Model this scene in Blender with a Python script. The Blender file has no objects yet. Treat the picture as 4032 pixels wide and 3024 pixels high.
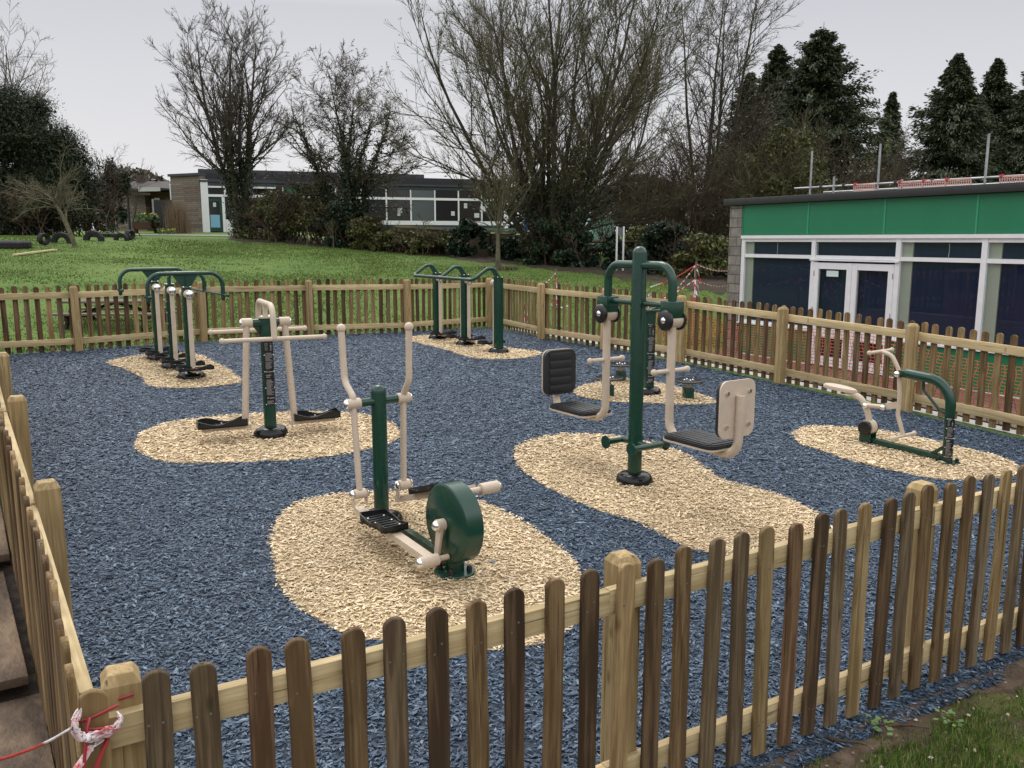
import bpy, bmesh, math, random
import numpy as np
from mathutils import Vector, Matrix
R_ = math.radians
rng = np.random.default_rng(7)
random.seed(7)
sc = bpy.context.scene
COL = sc.collection

# ------------------------------------------------------------------ camera geometry (metres)
F0, PITCH, EYE = 3400.0, R_(9.5), 2.1454
cP, sP = math.cos(PITCH), math.sin(PITCH)
def ray(px, py):
    u = (px-2016)/F0; v = -(py-1512)/F0
    return np.array([u, cP+v*sP, -sP+v*cP])
def at(px, py, y):
    d = ray(px, py); q = d*(y/d[1]); return np.array([q[0], q[1], q[2]+EYE])
def G(x, y):
    x = np.clip(x, -9, 8); y = np.clip(y, -3, 18)
    return -0.0179*x+0.0399*y-0.0033*(y-8)**2-0.0015*x*x
def gp(px, py):
    d = ray(px, py); t = 3.0
    for i in range(60):
        q = d*t; t = .5*t+.5*t*(G(q[0], q[1])-EYE)/q[2]
    q = d*t; return np.array([q[0], q[1], q[2]+EYE])
def sstep(a, b, x):
    t = np.clip((x-a)/(b-a), 0, 1); return t*t*(3-2*t)
CORN = np.array([(-1.09, 2.22), (6.27, 6.28), (-.42, 16.96), (-7.65, 12.29)])   # front left, front right, back right, back left
FP0 = np.array([6.37, 16.0]); FDV = np.array([-.471, .882]); FNV = np.array([-.882, -.471])
def edge_d(x, y, i):
    a, b = CORN[i], CORN[(i+1) % 4]; e = (b-a)/np.linalg.norm(b-a)
    return (x-a[0])*e[1]-(y-a[1])*e[0]
def T(x, y):
    x = np.asarray(x, float); y = np.asarray(y, float)
    d = np.maximum.reduce([edge_d(x, y, i) for i in range(4)])
    xc = np.clip(x, -26, 26)
    L = -.382-.025*xc+.047*np.clip(y, -10, 200)+.0012*xc*xc
    L = np.where(L > 2.0, 2.0+.3*np.tanh((L-2.0)/.3), L)+.030*np.clip(y-46, 0, 14)
    g = G(x, y)
    q = (x-FP0[0])*FNV[0]+(y-FP0[1])*FNV[1]; t = (x-FP0[0])*FDV[0]+(y-FP0[1])*FDV[1]
    k = sstep(.8, 4.9, q); pav = -.305*(1-k)+g*k
    w = (1-sstep(3.4, 9, t))*(1-sstep(5.5, 8, q))
    out = L*(1-w)+pav*w
    wf = (1-sstep(3, 8, y))*(1-w); out = out*(1-wf)+g*wf
    s = sstep(0, 3, d)
    return g*(1-s)+out*s-.035*(1-sstep(-.3, .12, d))
def fbm(x, y, s=1.0, seed=0):
    r = np.random.default_rng(seed); v = np.zeros_like(np.asarray(x, float))
    for o in range(5):
        for k in range(3):
            a = r.uniform(0, 6.283); f = s*2**o*r.uniform(.7, 1.3)
            v = v+np.sin((x*math.cos(a)+y*math.sin(a))*f+r.uniform(0, 6.28)+1.3*np.sin((x*math.sin(a)-y*math.cos(a))*f*.6+k))/(1.7**o)
    return v/3.6
def terr(px, py, hint=20.0):
    d = ray(px, py); t = 2.0
    prev = t
    while t < 160:
        q = d*t
        if q[2]+EYE < float(T(q[0], q[1])): break
        prev = t; t += .25
    for i in range(20):
        m = .5*(prev+t); q = d*m
        if q[2]+EYE < float(T(q[0], q[1])): t = m
        else: prev = m
    q = d*t; return np.array([q[0], q[1], float(T(q[0], q[1]))])

# ------------------------------------------------------------------ mesh helpers
def setup(o, name, mat, parent, smooth):
    me = o.data
    for p in (mat if isinstance(mat, (list, tuple)) else [mat]): me.materials.append(p)
    if smooth is not None:
        me.polygons.foreach_set('use_smooth', [True]*len(me.polygons))
        if smooth < 180: me.set_sharp_from_angle(angle=R_(smooth))
    COL.objects.link(o)
    if parent is not None: o.parent = parent
    return o
def nrm(v):
    v = np.asarray(v, float); return v/max(np.linalg.norm(v), 1e-9)
def fillet(pts, r, n=6):
    pts = [np.asarray(p, float) for p in pts]; out = [pts[0]]
    for i in range(1, len(pts)-1):
        a, b, c = pts[i-1], pts[i], pts[i+1]; u, v = nrm(a-b), nrm(c-b)
        ang = math.acos(max(-1, min(1, float(u@v))))
        if ang > 3.1: out.append(b); continue
        rr = r[i-1] if isinstance(r, (list, tuple)) else r
        tl = min(rr/math.tan(ang/2), .49*np.linalg.norm(a-b), .49*np.linalg.norm(c-b)); rr = tl*math.tan(ang/2)
        cen = b+nrm(u+v)*(rr/math.sin(ang/2)); p0, p1 = b+u*tl, b+v*tl
        e0, e1 = p0-cen, p1-cen; th = math.acos(max(-1, min(1, float(nrm(e0)@nrm(e1)))))
        for k in range(n+1):
            f = k/n; out.append(cen+(e0*math.sin((1-f)*th)+e1*math.sin(f*th))/math.sin(th))
    out.append(pts[-1]); return out
class MB:
    def __init__(s): s.v = []; s.f = []
    def add(s, vs, fs):
        b = len(s.v); s.v += [tuple(map(float, p)) for p in vs]; s.f += [tuple(b+i for i in f) for f in fs]
        return s
    def box(s, c, d, rz=0.0, M=None, bev=0.0):
        hx, hy, hz = d[0]/2, d[1]/2, d[2]/2
        if bev > 0:
            bm = bmesh.new(); bmesh.ops.create_cube(bm, size=1)
            for w in bm.verts: w.co = (w.co.x*d[0], w.co.y*d[1], w.co.z*d[2])
            bmesh.ops.bevel(bm, geom=bm.edges[:], offset=bev, segments=2, affect='EDGES', profile=.5)
            bm.verts.index_update(); vs = [w.co.copy() for w in bm.verts]; fs = [[w.index for w in f.verts] for f in bm.faces]; bm.free()
        else:
            vs = [(x*hx, y*hy, z*hz) for x in (-1, 1) for y in (-1, 1) for z in (-1, 1)]
            fs = [(0, 1, 3, 2), (4, 6, 7, 5), (0, 4, 5, 1), (2, 3, 7, 6), (0, 2, 6, 4), (1, 5, 7, 3)]
        m = Matrix.Rotation(rz, 3, 'Z') if M is None else M
        return s.add([Vector(c)+m@Vector(v) for v in vs], fs)
    def tube(s, path, r, n=14, caps=True):
        P = np.array([np.asarray(p, float) for p in path]); K = len(P)
        rr = np.full(K, r) if np.isscalar(r) else np.asarray(r, float)
        t = nrm(P[1]-P[0]); e = nrm(np.cross(t, (0, 0, 1) if abs(t[2]) < .9 else (1, 0, 0))); vs = []
        for i in range(K):
            t2 = nrm((nrm(P[min(i+1, K-1)]-P[i]) if i < K-1 else 0)+(nrm(P[i]-P[i-1]) if i > 0 else 0))
            e = nrm(e-t2*(e@t2)); g = np.cross(t2, e)
            for k in range(n):
                a = 2*math.pi*k/n; vs.append(P[i]+rr[i]*(math.cos(a)*e+math.sin(a)*g))
        fs = [(i*n+k, i*n+(k+1) % n, (i+1)*n+(k+1) % n, (i+1)*n+k) for i in range(K-1) for k in range(n)]
        if caps: fs += [tuple(range(n-1, -1, -1)), tuple((K-1)*n+k for k in range(n))]
        return s.add(vs, fs)
    def cyl(s, a, b, r, n=20, bev=0.0):
        a, b = np.asarray(a, float), np.asarray(b, float); t = nrm(b-a)
        if bev > 0: return s.tube([a, a+t*1e-4, a+t*bev, b-t*bev, b-t*1e-4, b], [0.6*r if False else r-bev, r-bev*.9, r, r, r-bev*.9, r-bev], n)
        return s.tube([a, b], r, n)
    def ball(s, c, r, n=14, sz=1.0):
        c = np.asarray(c, float); m = n//2; vs = [c+(0, 0, r*sz)]; fs = []
        for i in range(1, m):
            p = math.pi*i/m
            for k in range(n):
                a = 2*math.pi*k/n; vs.append(c+np.array([r*math.sin(p)*math.cos(a), r*math.sin(p)*math.sin(a), r*sz*math.cos(p)]))
        vs.append(c-(0, 0, r*sz)); L = len(vs)-1
        for k in range(n): fs.append((0, 1+k, 1+(k+1) % n)); fs.append((L, 1+(m-2)*n+(k+1) % n, 1+(m-2)*n+k))
        for i in range(m-2):
            for k in range(n): fs.append((1+i*n+k, 1+(i+1)*n+k, 1+(i+1)*n+(k+1) % n, 1+i*n+(k+1) % n))
        return s.add(vs, fs)
    def cap(s, c, d, r, h, n=16):      # domed end on a disc, pointing along d
        c = np.asarray(c, float); d = nrm(d)
        return s.tube([c]+[c+d*h*math.sin(k*math.pi/10) for k in range(1, 5)]+[c+d*h*.999], [r]+[r*math.cos(k*math.pi/10) for k in range(1, 5)]+[r*.08], n)
    def lathe(s, prof, c=(0, 0, 0), n=28):
        c = np.asarray(c, float); vs = []; K = len(prof)
        for r, z in prof:
            for k in range(n):
                a = 2*math.pi*k/n; vs.append(c+np.array([r*math.cos(a), r*math.sin(a), z]))
        fs = [(i*n+k, i*n+(k+1) % n, (i+1)*n+(k+1) % n, (i+1)*n+k) for i in range(K-1) for k in range(n)]
        fs.append(tuple((K-1)*n+k for k in range(n))); fs.append(tuple(range(n-1, -1, -1)))
        return s.add(vs, fs)
    def prism(s, poly, o, ax, ay, az, th):     # 2D outline in ax/ay plane extruded th along az
        o, ax, ay, az = [np.asarray(k, float) for k in (o, ax, ay, az)]; n = len(poly)
        vs = [o+ax*p[0]+ay*p[1] for p in poly]+[o+ax*p[0]+ay*p[1]+az*th for p in poly]
        fs = [tuple(range(n-1, -1, -1)), tuple(range(n, 2*n))]+[(i, (i+1) % n, n+(i+1) % n, n+i) for i in range(n)]
        return s.add(vs, fs)
    def beam(s, a, b, w, h, up=(0, 0, 1)):
        a, b = np.asarray(a, float), np.asarray(b, float); t = nrm(b-a); sd = nrm(np.cross(t, up)); u = np.cross(sd, t)
        vs = [p+sd*x*w/2+u*y*h/2 for p in (a, b) for x, y in ((-1, -1), (1, -1), (1, 1), (-1, 1))]
        return s.add(vs, [(3, 2, 1, 0), (4, 5, 6, 7), (0, 1, 5, 4), (1, 2, 6, 5), (2, 3, 7, 6), (3, 0, 4, 7)])
    def build_each(s, name, mat, parent=None, smooth=40):     # every loose piece becomes a part of its own
        p = list(range(len(s.v)))
        def find(i):
            while p[i] != i: p[i] = p[p[i]]; i = p[i]
            return i
        for f in s.f:
            for i in f[1:]: p[find(f[0])] = find(i)
        grp = {}
        for f in s.f: grp.setdefault(find(f[0]), []).append(f)
        for fs in grp.values():
            ids = sorted({i for f in fs for i in f}); m = {i: k for k, i in enumerate(ids)}; b = MB(); b.v = [s.v[i] for i in ids]; b.f = [tuple(m[i] for i in f) for f in fs]; b.build(name, mat, parent, smooth)
    def build(s, name, mat, parent=None, smooth=40):
        me = bpy.data.meshes.new(name); me.from_pydata(s.v, [], s.f); me.update()
        bm = bmesh.new(); bm.from_mesh(me); bmesh.ops.recalc_face_normals(bm, faces=bm.faces); bm.to_mesh(me); bm.free()
        return setup(bpy.data.objects.new(name, me), name, mat, parent, smooth)
def fast_mesh(name, V, Fq, mat, parent=None, smooth=False):
    """V (n,3) array, Fq (m,k) array of equal-sized faces"""
    me = bpy.data.meshes.new(name); V = np.ascontiguousarray(V, np.float32); Fq = np.ascontiguousarray(Fq, np.int32)
    m, k = Fq.shape
    me.vertices.add(len(V)); me.vertices.foreach_set('co', V.ravel())
    me.loops.add(m*k); me.loops.foreach_set('vertex_index', Fq.ravel())
    me.polygons.add(m); me.polygons.foreach_set('loop_start', np.arange(0, m*k, k, dtype=np.int32))
    me.polygons.foreach_set('use_smooth', np.full(m, smooth, bool))
    me.update(calc_edges=True); me.validate()
    o = bpy.data.objects.new(name, me)
    me.materials.append(mat); COL.objects.link(o)
    if parent is not None: o.parent = parent
    return o
def tag(o, label=None, cat=None, group=None, kind=None):
    for k, v in (('label', label), ('category', cat), ('group', group), ('kind', kind)):
        if v: o[k] = v
    return o
def thing(name, loc, rz=0.0, label=None, cat=None, group=None):
    o = bpy.data.objects.new(name, None); COL.objects.link(o); o.empty_display_size = .2
    o.location = [float(k) for k in loc]; o.rotation_euler = (0, 0, rz)
    return tag(o, label, cat, group)
def dup(o, parent=None):
    c = o.copy(); COL.objects.link(c)
    if parent is not None: c.parent = parent
    for ch in list(o.children): dup(ch, c)
    return c

# ------------------------------------------------------------------ materials
def mat(name, col, rough=.6, spec=.5, metal=0.0, coat=0.0):
    m = bpy.data.materials.new(name); m.use_nodes = True; b = m.node_tree.nodes['Principled BSDF']
    b.inputs['Base Color'].default_value = (*col, 1); b.inputs['Roughness'].default_value = rough
    b.inputs['Specular IOR Level'].default_value = spec; b.inputs['Metallic'].default_value = metal
    b.inputs['Coat Weight'].default_value = coat
    return m
class NT:
    def __init__(s, m): s.m = m; s.t = m.node_tree; s.b = s.t.nodes['Principled BSDF']
    def n(s, typ, **kw):
        x = s.t.nodes.new(typ)
        for k, v in kw.items():
            if k in x.inputs.keys() if isinstance(k, str) else False: x.inputs[k].default_value = v
            else: setattr(x, k, v)
        return x
    def l(s, a, b): s.t.links.new(a, b)
    def coord(s, kind='Object', scale=(1, 1, 1), rnd=False):
        c = s.n('ShaderNodeTexCoord'); mp = s.n('ShaderNodeMapping'); mp.inputs['Scale'].default_value = scale
        s.l(c.outputs[kind], mp.inputs['Vector'])
        if rnd:
            oi = s.n('ShaderNodeObjectInfo'); mu = s.n('ShaderNodeMath', operation='MULTIPLY'); mu.inputs[1].default_value = 37.0
            s.l(oi.outputs['Random'], mu.inputs[0]); cb = s.n('ShaderNodeCombineXYZ')
            for i in range(3): s.l(mu.outputs[0], cb.inputs[i])
            s.l(cb.outputs[0], mp.inputs['Location'])
        return mp.outputs['Vector']
    def noise(s, vec, scale, detail=4, rough=.6, dist=0.0):
        x = s.n('ShaderNodeTexNoise'); x.inputs['Scale'].default_value = scale; x.inputs['Detail'].default_value = detail
        x.inputs['Roughness'].default_value = rough; x.inputs['Distortion'].default_value = dist
        s.l(vec, x.inputs['Vector']); return x.outputs['Fac']
    def ramp(s, fac, stops):
        x = s.n('ShaderNodeValToRGB'); r = x.color_ramp
        while len(r.elements) < len(stops): r.elements.new(.5)
        for e, (p, c) in zip(r.elements, stops): e.position = p; e.color = (*c, 1)
        s.l(fac, x.inputs['Fac']); return x.outputs['Color']
    def mix(s, fac, a, b, mode='MIX'):
        x = s.n('ShaderNodeMix', data_type='RGBA', blend_type=mode)
        for sock, v in ((x.inputs[0], fac), (x.inputs[6], a), (x.inputs[7], b)):
            if hasattr(v, 'node'): s.l(v, sock)
            else: sock.default_value = v if not isinstance(v, tuple) else (*v, 1)[:4]
        return x.outputs[2]
    def bump(s, h, strength=.3, dist=.01):
        x = s.n('ShaderNodeBump'); x.inputs['Strength'].default_value = strength; x.inputs['Distance'].default_value = dist
        s.l(h, x.inputs['Height']); s.l(x.outputs['Normal'], s.b.inputs['Normal'])
    def color(s, c): s.l(c, s.b.inputs['Base Color'])
def paint(name, col, rough=.3, droplets=True, spec=.5, dirt=.12):
    m = mat(name, col, rough, spec); t = NT(m); v = t.coord('Object')
    nz = t.noise(v, 7, 5, .65); dark = tuple(c*(1-dirt*1.6) for c in col); lite = tuple(min(1, c*(1+dirt)) for c in col)
    t.color(t.ramp(nz, [(.3, dark), (.7, lite)]))
    r = t.n('ShaderNodeMapRange'); r.inputs['To Min'].default_value = rough*.7; r.inputs['To Max'].default_value = min(1, rough*1.5)
    t.l(t.noise(v, 30, 3), r.inputs['Value']); t.l(r.outputs[0], t.b.inputs['Roughness'])
    if droplets: t.bump(t.noise(v, 160, 2, .5), .12, .004)
    return m
def wood(name, light, dark, rough=.75, axis='Z', knots=True):
    m = mat(name, light, rough, .25); t = NT(m)
    sc_ = {'Z': (1, 1, .05), 'X': (.05, 1, 1), 'Y': (1, .05, 1)}[axis]
    v = t.coord('Object', sc_, rnd=True)
    g1 = t.noise(v, 26, 4, .6, .8); g2 = t.noise(v, 110, 3, .6, .3); blot = t.noise(t.coord('Object', (1, 1, .45), rnd=True), 5.5, 3, .6)
    c = t.ramp(g1, [(.36, tuple(k*.8 for k in dark)), (.46, dark), (.53, tuple((a+b)/2 for a, b in zip(light, dark))), (.66, light)])
    c = t.mix(t.ramp(g2, [(.35, (.45, .45, .45)), (.65, (0, 0, 0))]), c, tuple(k*.62 for k in dark))
    c = t.mix(t.ramp(blot, [(.5, (0, 0, 0)), (.75, (.65, .65, .65))]), c, tuple(k*.75 for k in dark))
    crk = t.noise(t.coord('Object', (1, 1, .028) if axis == 'Z' else (.028, 1, 1) if axis == 'X' else (1, .028, 1), rnd=True), 60, 2, .5, .2)
    c = t.mix(t.ramp(crk, [(.655, (0, 0, 0)), (.69, (.75, .75, .75))]), c, tuple(k*.22 for k in dark))
    oi = t.n('ShaderNodeObjectInfo'); mr = t.n('ShaderNodeMapRange'); mr.inputs['To Min'].default_value = .78; mr.inputs['To Max'].default_value = 1.18
    t.l(oi.outputs['Random'], mr.inputs['Value'])
    c = t.mix(1.0, c, mr.outputs[0], 'MULTIPLY')
    if knots:
        vo = t.n('ShaderNodeTexVoronoi'); vo.inputs['Scale'].default_value = 4.0; t.l(t.coord('Object', (2.2, 2.2, .8), rnd=True), vo.inputs['Vector'])
        c = t.mix(t.ramp(vo.outputs['Distance'], [(.05, (.8, .8, .8)), (.13, (0, 0, 0))]), c, tuple(k*.45 for k in dark))
    t.color(c); t.bump(g2, .25, .004)
    return m
def chips_mat(name, stops, rough=.55, spec=.4, wear=0.0):
    m = mat(name, stops[0][1], rough, spec); t = NT(m)
    g = t.n('ShaderNodeNewGeometry'); c = t.ramp(g.outputs['Random Per Island'], stops)
    if wear: c = t.mix(1.0, c, t.ramp(t.noise(t.coord('Object'), .9, 6, .7), [(.3, (1-wear,)*3), (.7, (1+wear,)*3)]), 'MULTIPLY')
    t.color(c); return m
def noisy(name, stops, scale=8, rough=.9, bump=.3, bscale=None, spec=.3, kind='Object', stretch=(1, 1, 1), detail=6):
    m = mat(name, stops[0][1], rough, spec); t = NT(m); v = t.coord(kind, stretch)
    t.color(t.ramp(t.noise(v, scale, detail, .65), stops))
    if bump: t.bump(t.noise(v, bscale or scale*5, 4), bump, .02)
    return m

M = {}
M['green'] = paint('green_powder_coat', (.004, .043, .027), .22, spec=.55)
M['beige'] = paint('beige_powder_coat', (.55, .450, .350), .42, dirt=.06)
M['black'] = paint('black_rubber', (.010, .010, .011), .32, spec=.5)
M['chrome'] = mat('chrome', (.82, .82, .82), .14, .5, 1.0)
M['pad'] = paint('black_seat_pad', (.014, .015, .017), .45)
M['plate'] = mat('black_plate', (.012, .012, .013), .3)
M['ink'] = mat('white_ink', (.24, .24, .24), .5)
M['post'] = wood('post_timber', (.52, .40, .215), (.36, .255, .12))
M['rail'] = wood('rail_timber', (.66, .535, .32), (.55, .42, .225), axis='X')
PK = [wood('picket_mid_brown', (.235, .155, .075), (.105, .063, .029)), wood('picket_dark_brown', (.155, .098, .052), (.060, .035, .018)),
      wood('picket_tan', (.37, .26, .13), (.21, .132, .06)), wood('picket_red_brown', (.205, .122, .066), (.095, .052, .026)),
      wood('picket_olive', (.36, .265, .135), (.19, .125, .055)), wood('picket_grey_brown', (.22, .16, .095), (.095, .064, .035))]
M['nail'] = mat('nail_head', (.32, .31, .30), .35, .5, .8)
M['dome'] = paint('black_plastic', (.006, .006, .0065), .14, spec=.32)

# ------------------------------------------------------------------ ground
def grid(name, xs, ys, zf, m):
    X, Y = np.meshgrid(xs, ys); Z = zf(X, Y); nx, ny = len(xs), len(ys)
    V = np.stack([X.ravel(), Y.ravel(), Z.ravel()], 1)
    i = np.arange(ny-1)[:, None]*nx+np.arange(nx-1)[None]; i = i.ravel()
    return fast_mesh(name, V, np.stack([i, i+1, i+nx+1, i+nx], 1), m, smooth=True)
def grass_material():
    m = mat('grass_turf', (.05, .1, .02), .9, .2); t = NT(m); v = t.coord('Object')
    c = t.ramp(t.noise(v, .55, 6, .7), [(.32, (.052, .105, .019)), (.5, (.092, .160, .030)), (.66, (.170, .215, .055))])
    c2 = t.ramp(t.noise(t.coord('Object', (1, 2.2, 1)), 7, 6, .75), [(.3, (.045, .085, .016)), (.52, (.092, .155, .030)), (.74, (.165, .215, .055))])
    c = t.mix(.55, c, c2)
    soil = t.ramp(t.noise(v, 1.3, 6, .7), [(.66, (0, 0, 0)), (.78, (.5, .5, .5))])
    c = t.mix(soil, c, (.10, .085, .045))
    sp = t.n('ShaderNodeSeparateXYZ'); t.l(v, sp.inputs[0]); nr = t.n('ShaderNodeMapRange'); nr.inputs['From Min'].default_value = 5.5; nr.inputs['From Max'].default_value = 8.0; nr.inputs['To Min'].default_value = 1; nr.inputs['To Max'].default_value = 0; t.l(sp.outputs['Y'], nr.inputs['Value'])
    worn = t.ramp(t.noise(v, 3.2, 6, .75), [(.40, (.10, .105, .03)), (.55, (.085, .068, .042)), (.7, (.13, .10, .07))]); c = t.mix(nr.outputs[0], c, worn)
    t.color(c); t.bump(t.noise(v, 22, 5, .7), .7, .05); return m
M['grass'] = grass_material()
xs = np.concatenate([np.linspace(-160, -30, 24)[:-1], np.arange(-30, 16, .3), np.linspace(16, 160, 30)])
ys = np.concatenate([np.linspace(-40, -3, 12)[:-1], np.arange(-3, 30, .3), np.arange(30, 70, .8), np.linspace(70, 260, 24)])
tag(grid('ground', xs, ys, lambda x, y: T(x, y)+.012*fbm(x, y, 1.1, 3)*sstep(0, 1.0, np.maximum.reduce([edge_d(x, y, i) for i in range(4)])), M['grass']), kind='structure')

def off_edge(offs):     # enclosure outline pushed outward edge by edge
    ln = []
    for i in range(4):
        a, b = CORN[i], CORN[(i+1) % 4]; e = (b-a)/np.linalg.norm(b-a); nn = np.array([e[1], -e[0]]); ln.append((a+nn*offs[i], e))
    out = []
    for i in range(4):
        (p, e), (q, f) = ln[i-1], ln[i]; A = np.array([[e[0], -f[0]], [e[1], -f[1]]]); s = np.linalg.solve(A, q-p); out.append(p+e*s[0])
    return np.array(out)
ENC = off_edge([.24, -.02, -.02, .02])
def bil(P, u, v):
    return (P[0]*(1-u)[..., None]*(1-v)[..., None]+P[1]*u[..., None]*(1-v)[..., None]+P[2]*u[..., None]*v[..., None]+P[3]*(1-u)[..., None]*v[..., None])
def sheet(name, P, n, zoff, m, zf=G, skirt=None):
    u, v = np.meshgrid(np.linspace(0, 1, n), np.linspace(0, 1, n)); Q = bil(P, u, v).reshape(-1, 2)
    V = np.c_[Q, zf(Q[:, 0], Q[:, 1])+zoff]; i = (np.arange(n-1)[:, None]*n+np.arange(n-1)[None]).ravel()
    return fast_mesh(name, V, np.stack([i, i+1, i+n+1, i+n], 1), m, smooth=True)
M['blue_base'] = noisy('blue_rubber_base', [(.3, (.009, .015, .026)), (.7, (.036, .058, .09))], 60, .7, .5, 90)
M['tan_base'] = noisy('tan_rubber_base', [(.3, (.22, .155, .085)), (.7, (.50, .375, .21))], 60, .8, .5, 90)
tag(sheet('blue_surface', ENC, 44, .010, M['blue_base']), kind='structure')

Z1 = (0, 900, .4521); Z3 = (1500, 900, .3617); ZD = (0, 0, 1.8228); Z5 = (2000, 900, .6629); Z6 = (3000, 1250, .4665)
PATCH_PX = [
 (Z1, [(950, 1165), (1050, 1140), (1200, 1115), (1330, 1100), (1600, 1090), (1740, 1110), (1840, 1160), (1950, 1210), (2060, 1290), (2115, 1335), (2080, 1352), (1950, 1375), (1700, 1400), (1450, 1398), (1340, 1390), (1280, 1365), (1240, 1310), (1150, 1265), (1050, 1220), (960, 1195)]),
 (Z3, [(265, 1210), (330, 1185), (500, 1172), (800, 1180), (1150, 1262), (1400, 1310), (1600, 1335), (1740, 1352), (1715, 1390), (1560, 1420), (1300, 1435), (1050, 1425), (900, 1395), (700, 1330), (500, 1280), (350, 1240)]),
 (ZD, [(290, 962), (325, 928), (420, 907), (560, 896), (700, 892), (800, 901), (850, 920), (863, 945), (830, 965), (740, 985), (620, 998), (480, 1003), (370, 1003), (310, 985)]),
 (ZD, [(586, 1170), (600, 1125), (640, 1092), (720, 1072), (850, 1064), (980, 1072), (1060, 1095), (1130, 1132), (1180, 1165), (1230, 1205), (1256, 1245), (1258, 1300), (1240, 1345), (1205, 1382), (1130, 1404), (1030, 1410), (900, 1400), (760, 1378), (700, 1352), (640, 1312), (605, 1270), (592, 1220)]),
 (ZD, [(1110, 985), (1130, 960), (1180, 946), (1260, 940), (1340, 946), (1430, 965), (1490, 990), (1530, 1020), (1570, 1043), (1640, 1060), (1700, 1080), (1750, 1105), (1785, 1135), (1778, 1170), (1745, 1195), (1690, 1207), (1620, 1206), (1510, 1195), (1440, 1165), (1380, 1133), (1300, 1110), (1230, 1080), (1170, 1050), (1128, 1018)]),
 (Z5, [(390, 975), (430, 945), (520, 922), (720, 895), (900, 925), (1050, 962), (1160, 998), (1230, 1025), (1210, 1050), (1000, 1053), (800, 1042), (600, 1035), (430, 1005)]),
 (Z6, [(262, 980), (330, 945), (480, 928), (830, 945), (1100, 982), (1400, 1045), (1650, 1100), (1950, 1175), (2140, 1250), (2170, 1320), (2060, 1365), (1780, 1385), (1500, 1382), (1250, 1340), (950, 1270), (700, 1210), (480, 1130), (320, 1080), (270, 1020)])]
def catmull(P, n=6):
    P = np.asarray(P); out = []; N = len(P)
    for i in range(N):
        a, b, c, d = P[i-1], P[i], P[(i+1) % N], P[(i+2) % N]
        for k in range(n):
            t = k/n; out.append(.5*((2*b)+(-a+c)*t+(2*a-5*b+4*c-d)*t*t+(-a+3*b-3*c+d)*t**3))
    return np.array(out)
PATCH = [catmull([gp(z[0]+x*z[2], z[1]+y*z[2])[:2] for x, y in pts]) for z, pts in PATCH_PX]
def inside(poly, x, y):
    r = np.zeros(len(x), bool); n = len(poly)
    for i in range(n):
        (x0, y0), (x1, y1) = poly[i-1], poly[i]
        c = ((y0 > y) != (y1 > y)) & (x < (x1-x0)*(y-y0)/(y1-y0+1e-12)+x0); r ^= c
    return r
PATCH_LAB = ['tan chip patch under the trio of swinging stepper posts at the back left', 'tan chip patch under the swing walker in the far corner', 'oval tan chip patch under the beige side stepper', 'tan chip patch under the cross trainer nearest the front fence', 'long tan chip patch running from the twin seat press to the front fence', 'tan chip patch under the round twist stools', 'tan chip patch under the rower at the right']
for poly in PATCH:
    cen = poly.mean(0); n = len(poly); V = [(*cen, 0)]; Fa = []
    for r in (.25, .5, .75, 1.0): V += [(*(cen+(p-cen)*r), 0) for p in poly]
    V = np.array(V); V[:, 2] = G(V[:, 0], V[:, 1])+.015
    tri = np.array([(0, 1+k, 1+(k+1) % n, 1+(k+1) % n) for k in range(n)])
    mb = MB(); mb.add(V, [(0, 1+k, 1+(k+1) % n) for k in range(n)]+[(1+j*n+k, 1+(j+1)*n+k, 1+(j+1)*n+(k+1) % n, 1+j*n+(k+1) % n) for j in range(3) for k in range(n)])
    tag(mb.build('tan_surface', M['tan_base'], None, 180), kind='structure')

def scatter(poly, dens_fn, maxd):
    lo, hi = poly.min(0), poly.max(0); N = int((hi[0]-lo[0])*(hi[1]-lo[1])*maxd)
    x = rng.uniform(lo[0], hi[0], N); y = rng.uniform(lo[1], hi[1], N)
    k = inside(poly, x, y) & (rng.uniform(0, 1, N) < dens_fn(x, y)/maxd); return x[k], y[k]
def chips(x, y, z0, scale, lift=.016):
    N = len(x); a = rng.uniform(0, 6.283, N); L = (rng.gamma(4, .0022, N)+.0065)*scale; W = L*rng.uniform(.22, .42, N)
    pit = rng.normal(0, .13, N); rol = rng.normal(0, .20, N); up = rng.uniform(.002, lift, N)
    ux = np.stack([np.cos(a)*np.cos(pit), np.sin(a)*np.cos(pit), np.sin(pit)], 1)
    s0 = np.stack([-np.sin(a), np.cos(a), np.zeros(N)], 1); nz = np.cross(ux, s0)
    uy = s0*np.cos(rol)[:, None]+nz*np.sin(rol)[:, None]
    c = np.stack([x, y, z0+up], 1); e1 = rng.uniform(.2, .8, N)[:, None]; e2 = rng.uniform(-.5, .3, N)[:, None]
    L = L[:, None]; W = W[:, None]
    V = np.stack([c-ux*L, c+ux*L*e2-uy*W, c+ux*L, c+ux*L*(e1-.7)+uy*W], 1).reshape(-1, 3)
    return V, np.arange(4*N).reshape(-1, 4)
M['blue_chip'] = chips_mat('blue_rubber_chip', [(0, (.014, .025, .046)), (.3, (.032, .056, .096)), (.65, (.060, .099, .156)), (.88, (.094, .142, .205)), (1, (.165, .225, .29))], .55, .32, .16)
M['tan_chip'] = chips_mat('tan_rubber_chip', [(0, (.30, .225, .145)), (.12, (.50, .385, .24)), (.34, (.655, .51, .32)), (.72, (.745, .60, .395)), (1, (.81, .69, .50))], .8, .2, .17)
bx, by = scatter(ENC, lambda x, y: np.where(y < 6.5, 6500, np.where(y < 10, 4600, 3000)), 6500)
keep = np.ones(len(bx), bool)
jx, jy = bx+rng.normal(0, .016, len(bx)), by+rng.normal(0, .016, len(by)); fl = rng.uniform(0, 1, len(bx))
for p in PATCH: keep &= ~(inside(p, jx, jy) & (fl > .004))
bx, by = bx[keep], by[keep]
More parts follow.
